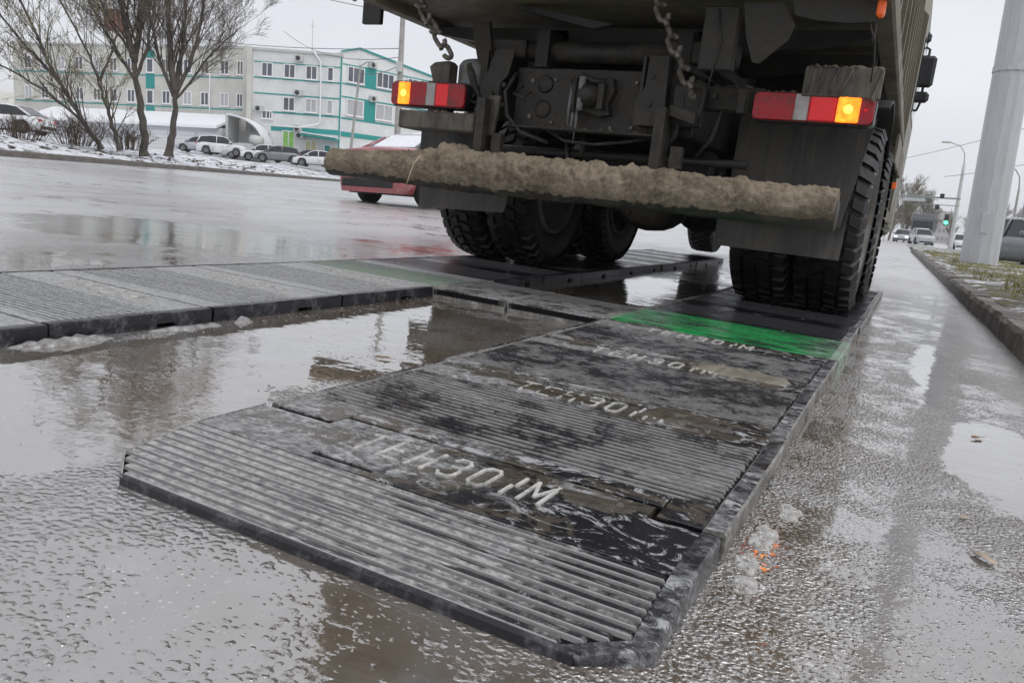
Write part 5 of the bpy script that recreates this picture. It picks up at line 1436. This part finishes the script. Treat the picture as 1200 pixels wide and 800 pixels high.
mb = MB(); mb.lathe([(3.9, .336), (3.9, .345), (4.0, .345), (4.0, .332)], Matrix.Identity(4), 12, False); mb.build('joint_collar', M_steel, ms)
mb = MB(); mb.bbox(-.07, .07, -.352, -.325, .75, 1.15, .008, Matrix.Rotation(R(-15), 4, 'Z')); mb.build('hatch_cover', M_steel, ms)
def lamp(loc, h, arm, label, group=None, r=.11, m=M_conc, side=-1, name='street_lamp'):
    root = mast(loc, h, r, r * .6, 10, m, name, label, 'street lamp', group)
    mb = MB(); mb.tube([(0, 0, h - .1), (side * .1, 0, h + .9), (side * .5, 0, h + 1.5), (side * arm, 0, h + 1.75)], .05, 7); mb.build('arm', m, root)
    mb = MB(); mb.bbox(min(side * arm, side * (arm + .7)), max(side * arm, side * (arm + .7)), -.14, .14, h + 1.68, h + 1.84, .05); mb.build('lamp_head', M_acunit, root)
    return root
lamp((2.62, 77.5, 0), 7.2, 1.3, 'tall curved-arm street lamp far down the road by the green traffic light', 'street lamps at the far junction', r=.2, m=M_conc_w)
lamp((7.1, 80, 0), 5.8, 1.2, 'lamp post far right beyond the steel mast, slimmer one', 'street lamps at the far junction', r=.14)
mast((4.35, 44, 0), 4.6, .16, .13, 10, M_conc, 'utility_pole', 'short thick grey pole beyond the grey hatchback', 'pole')
mast((-5.1, 86, 0), 4.2, .09, .07, 8, M_conc_w, 'utility_pole', 'slim white post among the far trees', 'pole')
mast((-2.9, 84, 0), 4.6, .09, .07, 8, M_conc_w, 'utility_pole', 'leaning slim post right of the far trees', 'pole')
# overhead arm with traffic lights
M_gantry = plain('gantry_paint', (.2, .26, .24), .5)
ga = empty('signal_gantry', (0, 0, 0), 'overhead sign arm with traffic lights across the far road', 'gantry')
mb = MB(); mb.tube([(2.75, 0, 4.15), (-6.5, 0, 4.15)], .07, 8); mb.tube([(2.75, 0, 3.55), (-1.2, 0, 3.55)], .035, 6); mb.tube([(-6.3, 0, -.2), (-6.3, 0, 4.3)], .08, 8); mb.build('arm', M_gantry, ga)
M_greenlamp = plain('green_signal', (.05, .6, .25), .3, emit=(.08, 1, .4), es=4)
for x, z, on in ((1.95, 2.35, True), (1.35, 4.3, False), (1.1, 3.35, False)):
    mb = MB(); mb.bbox(x - .17, x + .17, -.15, .1, z - .5 if on else z - .2, z + .45 if on else z + .2, .03); b_ = mb.build('signal_head', M_black, ga)
    if on:
        mb = MB(); mb.lathe([(0, 0), (0, .16), (.02, .14), (.02, 0)], aim((x, -.15, z - .25), (x, -1, z - .25)), 12); mb.build('green_light', M_greenlamp, b_)
mb = MB(); mb.bbox(-1.6, 0.1, -.06, .06, 3.75, 4.05, .01); mb.build('sign_panel', M_steel, ga)
plumb(ga, (0, 76.5, 0))

up = mast((-29.4, 40.3, .74), 10.2, .22, .15, 10, M_conc, 'utility_pole', 'concrete utility pole with insulators in front of the offices', 'pole')
mb = MB(); mb.box(-.55, .55, -.05, .05, 9.6, 9.72); mb.tube([(-.45, 0, 9.7), (-.45, 0, 9.95)], .05, 6); mb.tube([(.45, 0, 9.7), (.45, 0, 9.95)], .05, 6); mb.tube([(0, 0, 10.1), (0, 0, 10.4)], .05, 6); mb.build('insulator', M_wire, up)
mb = MB(); mb.bbox(-.18, .18, -.3, -.17, 6.2, 6.8, .02); mb.build('junction_box', M_acunit, up)
lp = mast((-40.1, 48.8, .85), 7.9, .13, .08, 9, M_conc, 'lamp_post', 'slender leaning lamp post in front of the teal panels', 'street lamp')
lp.matrix_world = lp.matrix_world @ Matrix.Rotation(R(5), 4, 'Y')
mb = MB(); mb.tube([(0, 0, 7.8), (.6, -.3, 8.1), (1.4, -.7, 8.15)], .04, 6); mb.build('arm', M_conc, lp)
T3 = TILT.to_3x3()
top = Vector((-29.4, 40.3, .74)) + T3 @ Vector((0, 0, 10.0))
def wire(a, b, sag, label, r=.022):
    a, b = Vector(a), Vector(b); n = 22
    mb = MB(); mb.tube([a.lerp(b, i / n) - Vector((0, 0, sag * 4 * (i / n) * (1 - i / n))) for i in range(n + 1)], r, 5)
    tag(mb.build('overhead_cable', M_wire, origin=tuple(a)), label, 'cable', 'overhead cables')
wire(top, (-62, 46, 20.5), .6, 'overhead cable from the utility pole to the upper left')
wire(top - Vector((0, 0, .4)), (-66, 50, 19.5), .8, 'second overhead cable to the upper left, just below the first')
wire(top - Vector((0, 0, 2.9)), (-57, 58.5, 13.2), 1.0, 'sagging cable from the utility pole to the office roof')
wire(top - Vector((0, 0, .3)), (-18, 62, 9.5), .5, 'overhead cable running from the utility pole behind the truck')
wire(top - Vector((0, 0, 3.4)), (-40.6, 49.6, 8.3), .3, 'thin cable between the utility pole and the lamp post')
wire(top - Vector((0, 0, 2.4)), (-80, 50, 14.2), 1.4, 'lowest cable crossing above the office roof')
wire((1.0, 77, 6.0), (14, 60, 9.5), .5, 'thin tram wire over the far junction, lower one', .02)
wire((-3.5, 90, 8.2), (14, 40, 10.5), .5, 'thin tram wire over the far junction, upper one', .02)
wire((-2.95, 3.57, 1.46), (-3.3, 3.9, 1.62), .05, 'black strap hanging beside the plate under the bed', .006)

# ================================================================== trees
M_bark = dirty('bark', (0.105, 0.09, 0.078), (0.05, 0.044, 0.038), 0.5, 0.9, 6.0, 0.9, 0.02, stretch=(1, 1, .25))
M_twig = plain('twigs', (0.15, 0.125, 0.1), 0.9, vary=0.3, scale=2)
M_twig2 = plain('olive_twigs', (0.2, 0.18, 0.11), 0.9, vary=0.35, scale=1.5)
M_birch = plain('grey_twigs', (0.2, 0.175, 0.14), 0.9, vary=0.3, scale=1)
def grow(mbs, p, d, L, r, lvl, maxl, rnd, up=.12, spread=.6, nb=(3, 5), rmin=.009):
    """one branch and what grows from it; mbs = (limbs, twigs)"""
    n = 5 if lvl < 2 else 3
    pts, rs = [p], [r]
    q = p.copy(); dd = d.copy()
    for i in range(n):
        dd = (dd + Vector((rnd.gauss(0, .10), rnd.gauss(0, .10), rnd.gauss(0, .07) + up * .35))).normalized()
        q = q + dd * (L / n); pts.append(q.copy()); rs.append(max(rmin * .7, r * (1 - .62 * (i + 1) / n)))
    mb = mbs[0] if lvl <= 1 else mbs[1]
    mb.tube(pts, rs, 7 if lvl == 0 else (5 if lvl == 1 else 3), caps=False)
    if lvl >= maxl: return
    for j in range(rnd.randint(*nb)):
        t = rnd.uniform(.25, 1.0); i = min(n - 1, int(t * n)); f = t * n - i
        b = pts[i].lerp(pts[i + 1], f)
        ax = (pts[i + 1] - pts[i]).normalized()
        o = ax.orthogonal().normalized(); o = Matrix.Rotation(rnd.uniform(0, 6.28), 3, ax) @ o
        nd = (ax * rnd.uniform(.55, 1.0) + o * spread * rnd.uniform(.6, 1.2) + Vector((0, 0, up))).normalized()
        grow(mbs, b, nd, L * rnd.uniform(.42, .68), max(rmin, rs[i] * rnd.uniform(.4, .6)), lvl + 1, maxl, rnd, up, spread, nb, rmin)
def tree(loc, stems, seed, label, cat='tree', name='bare_tree', maxl=4, bark=None, twig=None, nb=(3, 5), up=.14, spread=.6, rmin=.0065, group=None, leaves=0):
    """stems = [(points, base radius, branch length)]: the first is the trunk"""
    rnd = random.Random(seed)
    root = empty(name, (0, 0, 0), label, cat, group)
    limb, tw = MB(), MB()
    for pts, r, bl in stems:
        pts = [Vector(p) for p in pts]; n = len(pts)
        fine, rs = [], []
        for i in range(n - 1):
            for q in range(4):
                t = q / 4; fine.append(pts[i].lerp(pts[i + 1], t) + Vector((rnd.gauss(0, .02), rnd.gauss(0, .02), 0)) * (1 if i + q else 0)); rs.append(r * (1 - .6 * (i + t) / (n - 1)) * (1 + rnd.uniform(-.06, .06)))
        fine.append(pts[-1]); rs.append(r * .38)
        if stems.index((pts if False else stems[0])) == 0 and fine[0].z < .1: rs[0] *= 1.35
        limb.tube(fine, rs, 9, caps=False)
        if bl:
            for i in range(2, len(fine)):
                for q in range(2):
                    if rnd.random() > .8: continue
                    ax = (fine[i] - fine[i - 1]).normalized(); o = Matrix.Rotation(rnd.uniform(0, 6.28), 3, ax) @ ax.orthogonal().normalized()
                    grow((limb, tw), fine[i].copy(), (ax * .9 + o * .6 + Vector((0, 0, .35))).normalized(), bl * rnd.uniform(.6, 1.1), rs[i] * .38, 1, maxl, rnd, up, spread, nb, rmin)
    limb.build('trunk', bark or M_bark, root, fix=False)
    if leaves and tw.v:
        for _ in range(leaves):
            p = rnd.choice(tw.v) + Vector((rnd.gauss(0, .04), rnd.gauss(0, .04), rnd.gauss(0, .04))); s_ = rnd.uniform(.018, .04)
            a = Vector((rnd.gauss(0, 1), rnd.gauss(0, 1), rnd.gauss(0, 1))).normalized() * s_; b = a.orthogonal().normalized() * s_ * .7
            tw.add([p - a, p + b, p + a, p - b], [(0, 1, 2, 3)], False)
    o = tw.build('crown', twig or M_twig, root, fix=False); o['kind'] = 'stuff'
    plumb(root, loc, 0)
    return root
S = .0309
# the view direction there is mostly along -X, so the picture's left-right runs along (0.65, 0.76)
U = Vector((.63, .78, 0))
def pl(u, z, dep=0.0): return U * u + Vector((-.78, .63, 0)) * dep + Vector((0, 0, z))
tree((-25.3, 19.3, .48), [([pl(0.05, -.15), pl(.02, .8), pl(-.12, 2.0), pl(-.25, 3.0), pl(-.32, 3.6)], .15, 0), ([pl(-.28, 3.2), pl(-.5, 4.2), pl(-.72, 5.6), pl(-.9, 8.4)], .12, 2.3), ([pl(-.25, 3.1), pl(-.1, 4.2, .2), pl(-.05, 5.8, .3), pl(.1, 8.6, .3)], .12, 2.3), ([pl(-.2, 2.6), pl(.2, 3.6, -.4), pl(.4, 5.0, -.6), pl(.5, 8.0, -.8)], .07, 1.9), ([pl(-.2, 2.4), pl(-.75, 3.3), pl(-1.5, 4.6), pl(-2.2, 6.4)], .06, 1.9), ([pl(-.3, 3.3), pl(-1.0, 4.3), pl(-1.6, 5.6), pl(-2.0, 7.6)], .05, 1.9)], 3, 'taller bare tree with a forked dark trunk, left of the pair on the verge', nb=(4, 5), rmin=.0058)
tree((-24.5, 19.9, .56), [([pl(-.12, -.15), pl(0, .7), pl(.1, 1.6), pl(.12, 2.4)], .15, 0), ([pl(.1, 2.2), pl(-.08, 3.2), pl(-.1, 4.6), pl(-.05, 7.8)], .13, 2.1), ([pl(.12, 2.3), pl(.26, 3.3, .2), pl(.42, 4.8, .2), pl(.45, 7.8, .2)], .09, 2.0), ([pl(.12, 2.1), pl(.55, 3.1), pl(.95, 4.6), pl(1.25, 7.2)], .08, 2.0), ([pl(.1, 1.9), pl(.7, 2.7, -.2), pl(1.3, 3.6, -.3), pl(2.2, 4.6, -.3)], .05, 1.6), ([pl(.05, 2.0), pl(-.4, 3.1), pl(-.7, 4.6), pl(-.8, 7.5)], .07, 1.9)], 8, 'multi-stemmed bare tree, right of the pair on the verge', nb=(4, 5), rmin=.0058)
tree((-26.0, 18.1, .5), [([pl(0.05, -.1), pl(-.5, .8), pl(-1.1, 1.9), pl(-1.5, 2.6), pl(-1.9, 3.7), pl(-2.5, 5.0)], .085, 1.7), ([pl(-.5, .8), pl(-1.5, 1.6), pl(-2.5, 2.2), pl(-3.6, 2.6)], .05, 1.5), ([pl(-1.1, 1.9), pl(-1.9, 2.8), pl(-2.8, 3.9), pl(-3.4, 5.2)], .045, 1.6)], 15, 'low slanting shrubby tree leaning left on the verge', maxl=4, twig=M_twig2, leaves=700, nb=(2, 4))
tree((-25.5, 18.4, .52), [([pl(.1, -.1), pl(-.1, .7), pl(-.35, 1.5), pl(-.55, 2.3)], .085, 1.2), ([pl(-.5, 2.2), pl(-.2, 3.0), pl(.1, 3.9), pl(.2, 5.6)], .05, 1.7), ([pl(-.5, 2.2), pl(-.9, 3.2), pl(-1.6, 4.6), pl(-2.0, 6.0)], .045, 1.7)], 22, 'slim slanting tree with a kinked stem before the taller bare tree', twig=M_twig2, leaves=350, nb=(2, 4))
tree((-27.5, 15.8, .5), [([pl(-.4, -.1), pl(-.8, 1.0), pl(-1.0, 2.4), pl(-1.1, 4.6)], .045, 1.9)], 31, 'thin twiggy sapling at the far left of the verge', twig=M_twig2, leaves=250, rmin=.006)
def bush(loc, n, seed, h, w, label, twig):
    rnd = random.Random(seed); root = empty('bush', (0, 0, 0), label, 'bush', 'bare bushes on the verge'); limb, tw = MB(), MB()
    for i in range(n):
        a = rnd.uniform(0, 6.28); q = rnd.random()
        p = Vector((math.cos(a), math.sin(a), 0)) * w * .6 * q
        grow((limb, tw), p, Vector((math.cos(a) * .7 * q, math.sin(a) * .7 * q, 1)).normalized(), h * rnd.uniform(.5, 1), .012, 1, 3, rnd, .05, .75, (2, 4), .006)
    limb.build('stems', twig, root, fix=False); o = tw.build('crown', twig, root, fix=False); o['kind'] = 'stuff'
    plumb(root, loc)
M_brownbush = plain('brown_stems', (0.085, 0.06, 0.042), .9, vary=.35, scale=2)
bush((-26.4, 17.5, .45), 70, 1, .9, 1.1, 'brown bush left of the pair of tall trees', M_brownbush)
bush((-25.6, 18.9, .5), 50, 2, .8, .9, 'brown bush at the foot of the taller bare tree', M_brownbush)
bush((-27.6, 16.3, .42), 60, 3, .7, 1.2, 'low brown bush beside the white saloon', M_brownbush)
# far trees at the right
for i, (x, y, h) in enumerate(((-6.0, 92, 5.2), (-4.3, 96, 6.0), (-3.0, 102, 6.0), (-1.5, 110, 6.4), (.1, 118, 5.6), (6.0, 116, 4.6), (8.2, 110, 4.4), (10.5, 104, 4.2))):
    lb = ['leftmost far bare tree beside the truck', 'second far bare tree beside the truck', 'third far bare tree beside the truck', 'far bare tree left of the lorry', 'far bare tree behind the lorry', 'far bare tree just right of the traffic light', 'far bare tree left of the steel mast', 'far bare tree right of the steel mast'][i]
    st = [([(0, 0, -.1), (.05, 0, h * .3), (0, .1, h * .55), (.1, 0, h * .85)], .1, h * .36)]
    tree((x, y, 0), st, 50 + i, lb, maxl=3, twig=M_twig2 if i % 2 else M_birch, bark=M_birch, nb=(5, 8), rmin=.022, group='trees at the far junction', leaves=900)
rnd_ = random.Random(88)
for i in range(14):
    x = -9 + i * 3.1 + rnd_.uniform(-1, 1); h = rnd_.uniform(5.5, 8.5); y = rnd_.uniform(165, 215)
    tree((x, y, 0), [([(0, 0, -.1), (.1, 0, h * .3), (0, .1, h * .55), (.1, 0, h * .8)], .12, h * .38)], 200 + i, 'hazy bare tree in the farthest row, ' + ['behind the side of the truck', 'leftmost by the tipping bed', 'just left of the lorry', 'behind the lorry roof', 'right behind the lorry', 'by the green traffic light', 'behind the curved lamp post', 'just right of the curved lamp post', 'left edge of the steel mast', 'behind the steel mast', 'right edge of the steel mast', 'above the roof of the grey hatchback', 'near the right picture edge', 'at the very right picture edge'][i], maxl=3, twig=M_birch, bark=M_birch, nb=(4, 6), rmin=.035, group='farthest row of bare trees', leaves=0)
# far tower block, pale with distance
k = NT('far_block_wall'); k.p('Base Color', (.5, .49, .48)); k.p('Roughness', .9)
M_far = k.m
for x0, x1, y, z, lb in ((-6, 2.5, 300, 17, 'pale tower block far behind the trees'), (2.9, 11, 320, 11.5, 'lower pale block right of the tower block')):
    fb = empty('far_block', (0, 0, 0), lb, 'building'); mb = MB(); mb.box(x0, x1, y, y + 12, 0, z); mb.build('wall', M_far, fb)
    mb = MB()
    nxw = 6
    for r_ in range(int(z / 3)):
        for q in range(nxw): xx = x0 + (x1 - x0) * (q + .25) / nxw; mb.box(xx, xx + .7, y - .1, y + .1, 1 + r_ * 3, 2.3 + r_ * 3)
    mb.build('window', plain('far_window', (.25, .26, .28), .3), fb)
# dark clods of soil turned up along the verge
mb = MB(); rnd = random.Random(77)
for i in range(170):
    s_ = rnd.choice((rnd.gauss(3, 3), rnd.gauss(14, 5), rnd.uniform(-8, 34), rnd.gauss(20, 3))); w = abs(rnd.gauss(1.6, .9)) + .35
    p = K0 + KD * s_ + KN * w; q = rnd.uniform(.03, .11)
    z = left_z(w) + .1 * fbm(p.x, p.y, .9) + .06 * fbm(p.x, p.y, 2.7, 3, 9.0)
    vs = [Vector((rnd.uniform(.6, 1.2) * x, rnd.uniform(.6, 1.2) * y, rnd.uniform(.5, 1.0) * zz)) * q + Vector((p.x, p.y, z)) for x, y, zz in ((1, 0, 0), (.4, .9, .1), (-.6, .8, 0), (-1, -.1, .1), (-.5, -.9, 0), (.6, -.8, 0), (.5, .2, .8), (-.3, .4, .9), (-.2, -.5, .8))]
    mb.add(vs, [(0, 1, 6), (1, 7, 6), (1, 2, 7), (2, 3, 7), (3, 8, 7), (3, 4, 8), (4, 5, 8), (5, 6, 8), (5, 0, 6), (6, 7, 8)], False)
tag(mb.build('soil_clods', dirty('dark_soil', (.035, .028, .022), (.6, .6, .62), .3, .9, 6.0), fix=False), 'dark clods of soil lying in the snow along the far kerb', 'soil', kind='stuff')
# ================================================================== thin winter haze over the whole place
mh = bpy.data.materials.new('winter_haze'); mh.use_nodes = True
ht = mh.node_tree
for nd in list(ht.nodes):
    if nd.type == 'BSDF_PRINCIPLED': ht.nodes.remove(nd)
pv = ht.nodes.new('ShaderNodeVolumePrincipled'); pv.inputs['Color'].default_value = (.98, .985, 1, 1); pv.inputs['Density'].default_value = 0.0007
pv.inputs['Anisotropy'].default_value = 0.2
ht.links.new(pv.outputs[0], ht.nodes['Material Output'].inputs['Volume'])
mb = MB(); mb.box(-750, 750, -350, 950, -2.5, 24)
tag(mb.build('haze', mh), kind='stuff', label='thin winter haze in the air')
